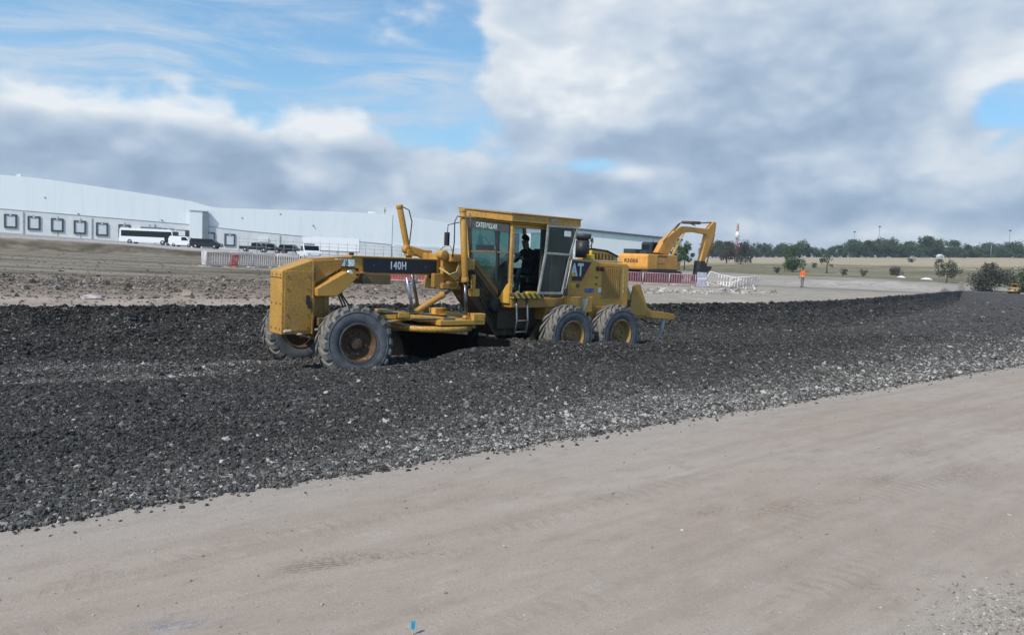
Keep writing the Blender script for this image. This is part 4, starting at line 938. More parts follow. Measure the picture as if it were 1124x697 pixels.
b = MB(); b.path([(9.68, -.3, .9), (9.75, -.1, .75), (9.6, .1, .72), (9.2, .2, .78), (9.0, .25, .9)], .016, 6); b.each('hydraulic_hose', HOSE, rp)
# mirror
b = MB(); b.path([(3.66, .95, 3.12), (3.3, 1.05, 3.02), (3.28, 1.05, 2.7)], .012, 6); b.box(3.25, 3.31, .98, 1.12, 2.55, 2.85); b.build('mirror', BLK, G, .008)

# ------------------------------------------------------------------ people
def mat_fabric(name, c): return plain(name, c, .85, var=.2, scale=12)
SKIN = plain('skin', (.20, .115, .075), .6, var=.08); HAIR = plain('hair', (.012, .010, .009), .7); JACK = mat_fabric('dark_jacket', (.012, .013, .016)); JEAN = mat_fabric('dark_jeans', (.014, .019, .036))
VEST = mat_fabric('orange_vest', (.80, .13, .02)); GREYT = mat_fabric('grey_trousers', (.20, .19, .18)); BOOT = mat_fabric('work_boot', (.03, .025, .02))
def person_mesh(J, edges, mats, mat_of, name):
    """J: joints (pos, radius), grown with a skin modifier into one continuous body"""
    me = bpy.data.meshes.new(name); me.from_pydata([j[0] for j in J], edges, [])
    o = bpy.data.objects.new(name + '_skel', me); COL.objects.link(o)
    sk = o.modifiers.new('skin', 'SKIN'); sk.use_smooth_shade = True
    for i, j in enumerate(J):
        rr = j[1] if isinstance(j[1], tuple) else (j[1], j[1]); me.skin_vertices[0].data[i].radius = rr
    me.skin_vertices[0].data[0].use_root = True
    sb = o.modifiers.new('sub', 'SUBSURF'); sb.levels = 2; sb.render_levels = 2
    bpy.context.view_layer.update()
    m2 = bpy.data.meshes.new_from_object(o.evaluated_get(bpy.context.evaluated_depsgraph_get())); bpy.data.objects.remove(o)
    m2.name = name; m2.materials.clear()
    for m in mats: m2.materials.append(m)
    segs_ = [(np.array(J[a][0]), np.array(J[b_][0]), mat_of(a, b_)) for a, b_ in edges]
    for p in m2.polygons:
        c = np.array(p.center); best = None
        for a, b_, mm in segs_:
            d = b_ - a; t = np.clip(((c - a) @ d) / (d @ d), 0, 1); ds = np.linalg.norm(c - a - d * t)
            if best is None or ds < best[0]: best = (ds, mm)
        p.material_index = best[1]; p.use_smooth = True
    return m2
def figure(seated):
    if not seated:     # standing, arms a little bent, facing +x
        J = [((0, 0, .95), (.135, .16)), ((0, 0, 1.15), (.125, .15)), ((0, 0, 1.38), (.12, .18)), ((.01, 0, 1.50), .06), ((.02, 0, 1.60), .085), ((.03, 0, 1.70), .088),
             ((0, .20, 1.42), .065), ((.0, .27, 1.15), .05), ((.12, .24, .95), .04), ((.16, .23, .88), .038),
             ((0, -.20, 1.42), .065), ((.0, -.27, 1.15), .05), ((.14, -.22, .97), .04), ((.18, -.2, .90), .038),
             ((.0, .10, .86), .095), ((.03, .12, .48), .07), ((0, .13, .10), .05), ((.13, .14, .05), .045),
             ((.0, -.10, .86), .095), ((.0, -.12, .48), .07), ((-.06, -.13, .10), .05), ((.07, -.14, .05), .045)]
    else:              # seated in the cab, leaning forward towards the levers; forward is -x
        J = [((0, 0, .10), (.15, .17)), ((.0, 0, .30), (.13, .16)), ((-.06, 0, .52), (.12, .18)), ((-.10, 0, .64), .06), ((-.14, 0, .73), .085), ((-.16, 0, .83), .09),
             ((-.06, .20, .56), .065), ((-.20, .27, .34), .05), ((-.42, .20, .40), .04), ((-.50, .16, .42), .036),
             ((-.06, -.20, .56), .065), ((-.20, -.27, .34), .05), ((-.40, -.24, .40), .04), ((-.48, -.24, .43), .036),
             ((-.12, .11, .10), .095), ((-.48, .15, .12), .078), ((-.55, .15, -.28), .055), ((-.68, .15, -.34), .045),
             ((-.12, -.11, .10), .095), ((-.46, -.17, .14), .078), ((-.50, -.18, -.28), .055), ((-.63, -.18, -.34), .045)]
    E = [(0, 1), (1, 2), (2, 3), (3, 4), (4, 5), (2, 6), (6, 7), (7, 8), (8, 9), (2, 10), (10, 11), (11, 12), (12, 13), (0, 14), (14, 15), (15, 16), (16, 17), (0, 18), (18, 19), (19, 20), (20, 21)]
    return J, E
def mat_of(a, b):
    if (a, b) in ((3, 4), (4, 5), (8, 9), (12, 13)): return 0
    if (a, b) in ((16, 17), (20, 21)): return 3
    if a in (14, 15, 18, 19) or b in (14, 18): return 2
    return 1
def face_and_hair(o, head, fwd, hair_mat, scale=1.0):
    hx = head[0]; s_ = 1 if fwd > 0 else -1
    b = MB()
    for dz, r_, fx in ((.0, .088, 0), (.045, .094, -.012), (.085, .078, -.012), (.11, .04, -.01)):
        pass
    prof = []
    vs = []; fs = []
    nu, nv = 14, 7
    for j in range(nv + 1):
        th_ = (math.pi * .58) * j / nv
        for i in range(nu):
            a = 2 * math.pi * i / nu; back = .5 - .5 * math.cos(a) * 1.0
            tt = th_ * (.62 + .5 * back)
            vs.append((hx - s_ * .008 + s_ * .104 * math.sin(tt) * math.cos(a), head[1] + .092 * math.sin(tt) * math.sin(a), head[2] + .025 + .105 * math.cos(tt)))
    for j in range(nv):
        for i in range(nu): fs.append((j * nu + i, j * nu + (i + 1) % nu, (j + 1) * nu + (i + 1) % nu, (j + 1) * nu + i))
    b.add(vs, fs, True); b.build('hair', hair_mat, o)
def person(name, label, seated, mats, loc, rz, hair):
    J, E = figure(seated); me = person_mesh(J, E, mats, mat_of, name)
    # nose, ears and brow pushed onto the head inside the same mesh
    hd_ = J[5][0]; s_ = -1 if seated else 1
    bm = bmesh.new(); bm.from_mesh(me)
    for (dx_, dy_, dz_, r_) in ((.092, 0, -.035, .017), (.0, .09, -.03, .022), (.0, -.09, -.03, .022)):
        ret = bmesh.ops.create_icosphere(bm, subdivisions=1, radius=r_, matrix=Matrix.Translation((hd_[0] + s_ * dx_, hd_[1] + dy_, hd_[2] + dz_)))
    bm.to_mesh(me); bm.free()
    o = bpy.data.objects.new(name, me); COL.objects.link(o); o.location = loc; o.rotation_euler = (0, 0, rz)
    tag(o, label, 'person'); face_and_hair(o, hd_, s_, hair)
    for sy in (-1, 1):     # five fingers on each hand
        w_ = Vector(J[9 if sy > 0 else 13][0]); el = Vector(J[8 if sy > 0 else 12][0]); d = (w_ - el).normalized()
        b = MB(); side = d.cross(Vector((0, 0, 1))).normalized()
        for k, (off, ln) in enumerate(((-.027, .06), (-.009, .072), (.009, .068), (.027, .055))):
            p = w_ + side * off + d * .02; b.path([p, p + d * ln * .5 + Vector((0, 0, -.008)), p + d * ln * .8 + Vector((0, 0, -.035))], [.010, .009, .007], 6)
        p = w_ - d * .005 + side * (-.03 * sy); b.path([p, p + d * .03 + side * (-.02 * sy), p + d * .055 + side * (-.018 * sy) + Vector((0, 0, -.02))], [.012, .010, .008], 6)
        b.build('hand', mats[0], o)
    return o
def glocal(a, y, z): return tuple(GP + gex * a + gey * y + np.array([0, 0, z]))
person('person', 'operator in dark clothes seated at the levers inside the grader cab', True, [SKIN, JACK, JEAN, BOOT], glocal(4.86, -.02, 1.92), TH, HAIR)
pp = at_z(880, 321.5, .6); pz = ground_z(pp[0], pp[1]); 
pd = ray(880, 318); t = 72.0; pp = EYE + pd / pd[1] * 68; pz = ground_z(pp[0], pp[1])
wk = person('person', 'worker in an orange vest standing alone on the pale open ground', False, [SKIN, VEST, GREYT, BOOT], (pp[0], pp[1], pz - .01), R(200), HAIR)
b = MB(); b.prismx([(-.02, 1.12), (.02, 1.12), (.02, 1.5), (-.02, 1.5)], -.14, -.135)
hz = MB()
for i in range(1):
    vs = []; fs = []
    for j, z in enumerate((1.02, 1.06)):
        for q in range(16):
            a = 2 * math.pi * q / 16; vs.append((.15 * math.cos(a), .19 * math.sin(a), z))
    for q in range(16): fs.append((q, (q + 1) % 16, 16 + (q + 1) % 16, 16 + q))
    hz.add(vs, fs, True)
hz.build('reflective_band', WHT, wk)

# ------------------------------------------------------------------ excavator
PSI = R(42)
XZ = .87
E0 = thing('excavator', 'orange tracked excavator with folded boom parked behind the mauve barriers', 'excavator', (11.2, 62.0, XZ), PSI)
b = MB(); b.prism([(-.40, .98), (-.48, 1.2), (-.48, 2.1), (-.36, 2.27), (.9, 2.27), (.9, .98)], 0.05, 3.15); ew = b.build('counterweight', ORA, E0, .08, 3)
text_mesh('model_lettering', 'R5005', .42, BLK, ew, Matrix(((0, 0, -1, -.488), (-1, 0, 0, 1.75), (0, 1, 0, 1.66), (0, 0, 0, 1))), sx=1.25, bold=.01, depth=.004)
b = MB(); b.box(.9, 3.6, 0.07, 3.1, 1.05, 2.27); b.box(3.6, 4.3, .2, 1.4, 1.05, 1.75); hs = b.build('upper_body', ORA, E0, .05)
b = MB(); b.box(.55, 2.15, .062, .075, 2.02, 2.2); b.box(1.0, 1.8, .058, .07, 1.5, 1.55); b.each('side_vent', BRN, hs)
b = MB(); b.box(.2, 3.6, .05, .5, .90, 1.06); b.box(-.2, 3.9, .3, 2.9, .86, .98); b.each('under_plate', BLK, E0)
b = MB(); b.box(-.1, 2.2, 1.7, 2.95, 2.27, 2.66); b.box(.2, 1.2, .8, 1.5, 2.27, 2.5); b.each('engine_cover', plain('dark_teal_cover', (.03, .045, .05), .5), E0, .04)
b = MB(); b.prism([(2.3, 1.2), (2.3, 3.2), (2.5, 3.35), (3.9, 3.35), (4.3, 2.3), (4.2, 1.2)], 1.95, 3.0); cb = b.build('cab', plain('dark_teal_cab', (.025, .035, .04), .45), E0, .05)
b = MB(); b.box(2.55, 3.7, 1.935, 1.955, 2.35, 3.2); b.box(2.29, 2.305, 2.1, 2.85, 2.4, 3.1); b.build('window', CARGL, cb)
b = MB(); b.tube((2.35, 1.8, 2.3), (2.35, 1.8, 3.55), .03, 6); b.build('aerial', BLK, E0)
for y in (-.1, 2.55):
    b = MB(); b.prism([(-.9, .45), (-.75, .15), (-.45, 0), (3.9, 0), (4.2, .15), (4.35, .45), (4.2, .8), (3.9, .92), (-.45, .92), (-.75, .8)], y, y + .65)
    tr = b.build('track', BLK, E0, .03)
    b = MB()
    for i in range(26):
        a = -.5 + 4.5 * i / 25; b.box(a, a + .12, y - .02, y + .67, .92, .96); b.box(a, a + .12, y - .02, y + .67, -.03, .0)
    b.build('track_shoe', DKBRN, tr)
def arm(name, pts_top, pts_bot, y0, y1, mat, parent):
    b = MB(); b.prism(pts_top + pts_bot[::-1], y0, y1); return b.build(name, mat, parent, .03)
bm_ = arm('boom', [(2.35, 2.45), (3.12, 3.5), (5.05, 4.62), (5.6, 4.86), (6.3, 4.90), (9.6, 4.88)], [(3.9, 2.3), (5.0, 3.62), (5.75, 4.22), (6.3, 4.36), (7.6, 4.47), (9.6, 4.38)], 1.25, 1.75, ORA, E0)
sk_ = arm('stick', [(9.75, 4.95), (10.55, 5.62), (10.98, 5.5), (10.9, 4.7), (10.3, 3.4), (9.42, 1.85)], [(9.55, 4.75), (9.45, 4.2), (9.2, 3.2), (8.8, 1.85)], 1.3, 1.7, ORA, E0)
b = MB(); b.tube((6.0, 1.5, 5.25), (8.6, 1.5, 5.35), .14, 12); b.build('boom_cylinder', BRN, bm_)
b = MB(); b.tube((8.6, 1.5, 5.35), (10.6, 1.5, 5.52), .07, 10); b.build('rod', STEEL, bm_)
for y in (1.0, 2.0):
    b = MB(); b.tube((4.05, y, 2.1), (4.75, y, 3.2), .13, 10); b.tube((4.75, y, 3.2), (5.6, y, 4.25), .06, 10); b.build('lift_cylinder', YELC, bm_)
b = MB(); b.tube((10.95, 1.5, 4.5), (10.5, 1.5, 3.0), .13, 12); b.tube((10.5, 1.5, 3.0), (10.05, 1.5, 1.6), .06, 8); b.build('bucket_cylinder', ORA, sk_)
b = MB(); b.path([(4.4, 1.2, 4.4), (5.3, 1.2, 5.15), (6.4, 1.2, 5.22), (7.5, 1.2, 5.05)], .05, 6); b.path([(3.0, 1.22, 3.4), (4.2, 1.2, 4.45), (5.1, 1.2, 5.1)], .04, 6); b.each('hydraulic_hose', HOSE, bm_)
b = MB(); b.prism([(8.6, 1.95), (9.3, 1.95), (9.65, 1.5), (10.45, 1.5), (10.35, 1.2), (9.9, .95), (9.7, .6), (9.35, .5), (9.0, .02), (8.3, .10), (8.5, .9)], 1.15, 1.85); b.build('bucket', BLK, E0, .03)

# ------------------------------------------------------------------ barriers
def barrier_meshes(mf, mp, L_=2.0, H=1.03, n=10, w=.036):
    b = MB(); b.tube((-L_ / 2, 0, H), (L_ / 2, 0, H), .028, 6); b.tube((-L_ / 2, 0, .14), (L_ / 2, 0, .14), .026, 6)
    for x in (-L_ / 2, L_ / 2): b.tube((x, 0, .05), (x, 0, H), .03, 6)
    f = b.mesh('barrier', mf); b = MB()
    for i in range(1, n): 
        x = -L_ / 2 + L_ * i / n; b.box(x - w, x + w, -.012, .012, .16, H - .02)
    p = b.mesh('pickets', mp); b = MB()
    for x in (-L_ * .38, L_ * .38): b.box(x - .04, x + .04, -.28, .28, 0.0, .06)
    return f, p, b.mesh('foot', mf)
WPL = plain('white_plastic', (.74, .68, .66), .6, var=.08, dust=.1); RPL = plain('red_plastic', (.50, .05, .055), .55); MPL = plain('mauve_plastic', (.25, .10, .135), .6, dust=.3); PPL = plain('pinkish_plastic', (.55, .42, .40), .6, dust=.3); LIL = plain('lilac_panel', (.36, .36, .45), .7)
bw = barrier_meshes(WPL, WPL); bp = barrier_meshes(PPL, RPL, n=15, w=.04); bmv = barrier_meshes(PPL, MPL, n=11, w=.055)
def barrier(ms, loc, rz, label, group, tilt=(0, 0)):
    o = bpy.data.objects.new('barrier', ms[0]); COL.objects.link(o); o.location = loc; o.rotation_euler = (tilt[0], tilt[1], rz); tag(o, label, 'barrier', group)
    for nm, me in (('pickets', ms[1]), ('foot', ms[2])):
        c = bpy.data.objects.new(nm, me); COL.objects.link(c); c.parent = o
    return o
def row(ms, p, q, n, labels, group, zs=1.0):
    p, q = np.array(p), np.array(q); rz = math.atan2(q[1] - p[1], q[0] - p[0]); L_ = np.linalg.norm(q - p) / n
    for i in range(n):
        c = p + (q - p) * (i + .5) / n; o = barrier(ms, (c[0], c[1], ground_z(*c) - .02), rz + random.uniform(-.03, .03), labels[i], group); o.scale = (L_ / 2.05, 1, zs)
gl = 'white picket barriers in front of the warehouse yard'
row(bw, (-21.0, 51.4), (-17.9, 56.6), 3, ['leftmost white picket barrier below the parked dark van', 'white picket barrier just right of the red barrier lying low', 'third white picket barrier from the left end of the row'], gl)
row(bw, (-17.8, 56.9), (-13.5, 59.3), 3, ['white picket barrier below the dark parked pickup', 'white picket barrier second from the push block of the grader', 'white picket barrier nearest to the push block of the grader'], gl)
c = at_D(221, 290, 51.0); barrier(bw, (-21.3, 52.0, ground_z(-21.3, 52.0)), R(120), 'end white picket barrier turned away at the left of the row', gl)
c = np.array(at_z(245, 291.5, .95)); rb = barrier(barrier_meshes(RPL, RPL, 1.3, .8, 8), (-19.6, 53.0, ground_z(-19.6, 53.0)), R(55), 'small red picket barrier leaning among the white ones', 'red barriers', (R(12), 0)); rb.scale = (.42, 1, 1.05)
row(bp, (-6.6, 35.6), (-2.6, 36.2), 2, ['red picket barrier with pale rails seen under the left of the grader beam', 'red picket barrier with pale rails seen beside the grader lift arms'], 'red barriers behind the grader beam')
row(bmv, (7.6, 56.2), (13.6, 56.6), 3, ['mauve picket barrier beside the grader engine hood', 'mauve picket barrier under the excavator counterweight', 'mauve picket barrier nearest the excavator bucket'], 'mauve barriers in front of the excavator', .86)
b = MB(); b.box(-.35, .35, -.03, .03, .0, 1.05); b.box(-.3, .3, -.2, .2, 0, .05); o = b.build('solid_barrier', LIL, None, .02); o.location = (13.98, 56.4, ground_z(13.98, 56.4)); tag(o, 'pale lilac solid barrier panel at the end of the mauve row', 'barrier')
b = MB(); b.box(-.33, .33, -.037, -.031, .55, .62); b.build('ridge', WPL, o)
for i, (x, y, rz, tx, ty, lb_) in enumerate(((14.9, 55.4, .1, R(28), R(14), 'collapsed white barrier leaning against the lilac panel'), (15.8, 54.8, -.15, R(-38), R(8), 'collapsed white barrier in the middle of the heap'), (16.3, 55.4, .5, R(50), R(-10), 'collapsed white barrier tipped over the rear of the heap'), (16.7, 55.0, .0, R(34), R(-6), 'collapsed white barrier at the right end of the heap'))):
    barrier(bw, (x, y, ground_z(x, y) + .04), rz, lb_, 'collapsed white barriers', (tx, ty))

# ------------------------------------------------------------------ warehouse
A0 = np.array(at_D(0, 259, 170)); B0 = np.array(at_D(430, 285, 200)); C0 = np.array(at_D(740, 285, 236))
an1 = math.atan2(B0[1] - A0[1], B0[0] - A0[0]); L1 = float(np.linalg.norm((B0 - A0)[:2]))
W = thing('warehouse', 'very long white warehouse with a row of loading docks along its face', 'warehouse', (A0[0], A0[1], 0), an1)
def wall_mat():
    m, T = newmat('white_wall_panels'); v = obj_coord(T); sep = T.n('ShaderNodeSeparateXYZ'); T.set(sep.inputs[0], v)
    f = T.math('FRACT', T.math('MULTIPLY', sep.outputs[0], 1 / 5.4)); ln = T.math('LESS_THAN', f, .03)
    pan = T.n('ShaderNodeTexWhiteNoise', noise_dimensions='1D'); T.set(pan.inputs['W'], T.math('FLOOR', T.math('MULTIPLY', sep.outputs[0], 1 / 5.4)))
    col = T.mix(pan.outputs['Value'], (.75, .795, .81, 1), (.765, .805, .82, 1))
    col = T.mix(T.math('MULTIPLY', T.smooth(T.noise(T.mapping(v, sc=(1, 1, .15)), .7, 4), .45, .75), .18), col, (.55, .60, .62, 1))
    col = T.mix(T.math('MULTIPLY', ln, .2), col, (.5, .56, .60, 1)); T.pbsdf(col, .55, 0, None, .3); return m
WALL = wall_mat(); BAND = plain('grey_lower_panels', (.64, .66, .66), .6, var=.06, scale=.6); SEAL = plain('dock_seal', (.045, .055, .065), .7); DDOOR = plain('dock_door', (.60, .64, .68), .5, var=.08)
GREYW = plain('grey_wall_side', (.16, .19, .21), .6, var=.15, scale=.8)
roof1 = [(-70, 17.5), (0.1, 16.03), (8, 15.83), (18.1, 14.94), (29.5, 13.86), (39.4, 12.81), (43.5, 11.8), (45.6, 11.62), (64.9, 12.23), (88.2, 12.72)]
b = MB(); b.prism([(-70, 0)] + roof1 + [(88.2, 0)], 0, 60); b.build('wall', WALL, W)
band1 = [(-70, 10.5), (0, 8.47), (39.5, 7.14), (51.7, 6.33), (88.0, 4.66)]
b = MB(); b.prism([(-70, 0)] + band1 + [(88.0, 0)], -.25, -.01); bd = b.build('lower_wall', BAND, W)
b = MB()
for (x0, z0), (x1, z1) in zip(band1[:-1], band1[1:]): b.prism([(x0, z0 - .02), (x1, z1 - .02), (x1, z1 + .12), (x0, z0 + .12)], -.32, -.26)
b.each('flashing', plain('grey_flashing', (.28, .31, .33), .5), bd)
b = MB(); b.prism([(-70, 3.2), (0, 2.0), (50, 1.0), (50, 1.6), (0, 3.3), (-70, 5)], -.5, -.26); b.build('plinth', plain('concrete_plinth', (.42, .41, .39), .8), W)
docks = [(-8.4, 7.9, -5.9, 4.9), (-3.8, 7.65, -1.3, 4.7), (0.9, 7.41, 3.4, 4.5), (5.45, 7.25, 7.95, 4.32), (10.05, 7.03, 12.55, 4.15), (14.6, 6.79, 17.1, 3.89), (19.15, 6.55, 21.65, 3.68), (23.8, 6.4, 26.3, 3.55), (33.3, 5.95, 35.8, 3.1), (42.4, 5.55, 44.9, 2.85), (47.0, 5.45, 49.5, 2.6)]
for (x0, z1, x1, z0) in docks:
    b = MB(); t = .34
    b.box(x0, x1, -.5, -.26, z1 - t, z1); b.box(x0, x0 + t, -.5, -.26, z0 + .2, z1 - t); b.box(x1 - t, x1, -.5, -.26, z0 + .2, z1 - t); b.box(x0, x1, -.48, -.26, z0 - .2, z0 + .2)
    dk = b.build('dock_shelter', SEAL, W)
    b = MB(); b.box(x0 + t, x1 - t, -.36, -.28, z0 + .2, z1 - t)
    for k in range(4): b.box(x0 + t, x1 - t, -.39, -.36, z0 + .3 + k * .5, z0 + .33 + k * .5)
    b.build('dock_door', DDOOR, dk)
    b = MB(); b.box((x0 + x1) / 2 - .2, (x0 + x1) / 2 + .2, -.56, -.5, z1 - .3, z1 - .12); b.build('dock_number', WHT, dk)
b = MB()
for x in (2.2, 9, 13.6, 22.7, 28, 37): b.box(x + 2.3, x + 2.5, -.3, -.26, 2.6, 8.6 - .04 * x - .7)
b.each('wall_joint', plain('wall_joint', (.36, .39, .40), .7), bd)
b = MB(); b.box(39.2, 42.0, -1.2, -.26, 1.2, 10.4); tw = b.build('projecting_bay', WALL, W); b = MB(); b.box(42.0, 43.3, -1.25, -.26, 1.2, 10.45); b.build('bay_side', GREYW, tw); b = MB(); b.box(39.1, 43.35, -1.35, -.2, 10.45, 10.65); b.build('bay_coping', plain('coping', (.4, .45, .47), .5), tw)
b = MB(); b.box(36.3, 39.1, -.5, -.26, 2.0, 5.8); b.build('roller_opening', plain('dark_opening', (.05, .055, .06), .7), W)
b = MB(); b.box(28.5, 33.0, -.8, -.26, 5.3, 6.1); b.build('canopy', GREYW, W)
b = MB(); b.box(26.6, 28.5, -.4, -.26, 5.0, 6.2); b.box(36.4, 38.2, -1.0, -.51, 4.4, 5.6); b.each('sign_panel', WHT, W)
b = MB(); b.box(55.0, 57.2, -.6, -.26, 3.9, 4.9); b.build('window_panel', WHT, W)
b = MB()
for x in (4.6, 18.3, 31.5, 60.0, 74.0): b.box(x - .09, x + .09, -.42, -.27, 2.0, 8.3 - .043 * x)
b.each('downpipe', plain('downpipe', (.36, .38, .39), .6), W)
b = MB()
for x, z in ((8.8, 11.6), (51, 9.5), (68, 8.6), (15.5, 8.3), (33, 7.9), (60, 11.0)): b.box(x - .11, x + .11, -.4 if z < 8.7 else -.12, -.01, z - .11, z + .11)
b.each('wall_lamp', DGREY, W)
an2 = math.atan2(C0[1] - B0[1], C0[0] - B0[0]) - an1
def rot2(x, y): return (L1 + x * math.cos(an2) - y * math.sin(an2), x * math.sin(an2) + y * math.cos(an2))
def wing(poly, y0, y1, name, mat, par):
    b = MB(); b.prism(poly, y0, y1); b.v = [(*rot2(x, y), z) for x, y, z in b.v]; return b.build(name, mat, par)
roof2 = [(.02, 12.72), (16.1, 11.31), (55.0, 11.62), (92, 10.35)]
wing([(.02, 0)] + roof2 + [(92, 0)], .05, 50, 'wing_wall', WALL, W)
wing([(.3, 0), (.3, 4.75), (92, 4.4), (92, 0)], -.2, .04, 'wing_lower_wall', BAND, W)
wing([(30, 11.2), (55.0, 11.55), (92, 10.3), (92, 10.85), (55.0, 12.1), (30, 11.45)], -.6, .6, 'roof_edge', plain('dark_gutter', (.08, .10, .125), .5), W)
b = MB(); b.tube((86.5, 2, 12.5), (86.5, 2, 14.4), .09, 6); b.box(86.2, 86.8, 1.9, 2.1, 13.5, 13.65); b.build('roof_aerial', DGREY, W)
b = MB(); b.box(3.0, 3.9, 1, 2, 15.9, 16.5); b.box(82.3, 83.8, 1, 3, 12.4, 13.1); b.each('roof_vent', WHT, W)

# ------------------------------------------------------------------ vehicles in the yard
RUB = plain('car_tyre', (.02, .02, .022), .8); RIM = plain('car_rim', (.3, .3, .32), .4, .6)
def vehicle(name, label, cat, loc, rz, body_poly, width, wheels, wr, paint, windows=(), lamps=(), extra=None, group=None):
    t = thing(name, label, cat, loc, rz, group); h = width / 2
    b = MB(); b.prism(body_poly, -h, h); bo = b.build('body', paint, t, .06, 3)
    for poly in windows:
        b = MB(); b.prism(poly, -h - .015, -h - .001); b.build('window', CARGL, bo); b = MB(); b.prism(poly, h + .001, h + .015); b.build('window', CARGL, bo)
    for x in wheels:
        for sy in (-1, 1):
            b = MB(); y0 = sy * (h - .12); b.lathe([(-.13, 0), (-.13, wr * .6), (-.14, wr * .95), (-.1, wr), (.1, wr), (.14, wr * .95), (.13, 0)], 20, (x, y0, wr)); w_ = b.build('wheel', RUB, t)
            b = MB(); b.lathe([(0, 0), (0, wr * .52), (sy * -.03, wr * .56)], 16, (x, y0 + sy * .142, wr)); b.build('rim', RIM, w_)
    for (x, z) in lamps:
        for sy in (-1, 1):
            b = MB(); b.box(x - .02, x + .02, sy * (h - .35) - .15, sy * (h - .35) + .15, z - .08, z + .08); b.build('headlight', LAMPM, t)
    return t
def gpos(px, D, py=270):
    p = at_D(px, py, D); return (p[0], p[1], ground_z(p[0], p[1]))
WV = plain('white_vehicle_paint', (.72, .74, .76), .3, var=.05); BKV = plain('black_vehicle_paint', (.012, .013, .016), .25, var=.1); DGV = plain('dark_green_paint', (.012, .022, .020), .3, var=.1); SLV = plain('silver_paint', (.35, .38, .40), .3, .5, var=.05)
def bus_poly(): return [(-5.6, .4), (-5.65, 1.4), (-5.55, 3.05), (-5.3, 3.2), (4.9, 3.2), (5.5, 2.9), (5.7, 1.5), (5.65, .4)]
t = vehicle('bus', 'long white bus with a dark window band parked at the loading docks', 'bus', gpos(163.5, 156), R(-3), bus_poly(), 2.5, (-3.4, 3.5), .5, WV, ([(-5.2, 1.55), (-5.2, 2.75), (5.3, 2.75), (5.55, 1.55)],), ((5.68, .8),))
b = MB(); b.box(5.60, 5.66, -1.1, 1.1, 1.4, 2.8); b.each('windscreen', CARGL, t)
b = MB(); b.box(3.9, 4.7, -1.27, -1.24, .5, 2.6); b.build('door', CARGL, t)
pick = [(-2.6, .45), (-2.65, 1.05), (-.6, 1.1), (-.45, 1.75), (.75, 1.78), (1.3, 1.15), (2.5, 1.0), (2.6, .45)]
suv = [(-2.3, .4), (-2.35, 1.1), (-2.1, 1.75), (.5, 1.8), (1.2, 1.15), (2.2, 1.0), (2.3, .4)]
van = [(-2.6, .35), (-2.65, 1.9), (-2.5, 2.1), (1.0, 2.1), (1.8, 1.3), (2.5, 1.05), (2.6, .35)]
vehicle('parked_van', 'white van nosed out beside the front of the bus', 'van', gpos(202, 152), R(-8), van, 1.95, (-1.7, 1.6), .36, WV, ([(.0, 1.3), (.0, 1.95), (.9, 1.95), (1.55, 1.3)],), ((2.6, .8),))
vehicle('parked_van', 'long black van with windows parked under the grey projecting bay', 'van', gpos(227, 146), R(4), [(-2.9, .35), (-3.0, 1.3), (-2.7, 1.85), (1.2, 1.85), (2.0, 1.25), (2.8, 1.0), (2.9, .35)], 1.95, (-1.8, 1.7), .37, BKV, ([(-2.4, 1.25), (-2.4, 1.7), (1.15, 1.7), (1.65, 1.25)],), ((2.9, .75),))
vehicle('parked_pickup', 'dark green pickup truck parked behind the white barriers', 'pickup', gpos(280, 140), R(10), pick, 1.9, (-1.6, 1.7), .38, DGV, ([(-.4, 1.15), (-.35, 1.65), (.7, 1.68), (1.1, 1.15)],), ((2.6, .8),))
vehicle('parked_car', 'dark estate car parked to the right of the green pickup', 'car', gpos(297, 146), R(6), suv, 1.8, (-1.4, 1.4), .34, BKV, ([(-2.0, 1.15), (-1.9, 1.6), (.4, 1.65), (.9, 1.15)],), ((2.3, .75),))
vehicle('parked_car', 'dark car seen between the barriers and the white trailer', 'car', gpos(320, 150), R(-4), suv, 1.8, (-1.4, 1.4), .34, DGV, ([(-2.0, 1.15), (-1.9, 1.6), (.4, 1.65), (.9, 1.15)],), ((2.3, .75),))
t = vehicle('parked_pickup', 'white crew-cab pickup with dark glass right above the push block', 'pickup', gpos(340, 96), R(-62), [(-2.6, .45), (-2.65, 1.1), (-1.0, 1.15), (-.8, 1.9), (.75, 1.95), (1.3, 1.2), (2.5, 1.1), (2.6, .45)], 2.0, (-1.6, 1.7), .4, WV, ([(-.7, 1.2), (-.65, 1.8), (.65, 1.84), (1.1, 1.2)],), ((2.6, .85),))
b = MB(); b.prism([(.80, 1.86), (1.22, 1.26), (1.26, 1.28), (.84, 1.88)], -.9, .9); b.prism([(-1.02, 1.2), (-.86, 1.84), (-.84, 1.84), (-.99, 1.2)], -.88, .88); b.each('windscreen', CARGL, t)
b = MB(); b.box(-.5, .1, -.6, .6, 1.95, 2.12); b.build('roof_light_bar', DGREY, t)
t = thing('box_trailer', 'long plain white box trailer standing in front of the warehouse', 'trailer', gpos(364, 178), R(6))
b = MB(); b.box(-6.5, 6.5, -1.25, 1.25, 1.0, 4.0); bo = b.build('body', WV, t, .04); b = MB(); b.box(-6.4, 6.4, -1.2, 1.2, .8, 1.0); b.build('chassis', DGREY, t)
for x in (-5.2, -4.0, 4.6):
    b = MB(); b.lathe([(-1.2, 0), (-1.2, .5), (1.2, .5), (1.2, 0)], 18, (x, 0, .5)); b.build('wheel', RUB, t)
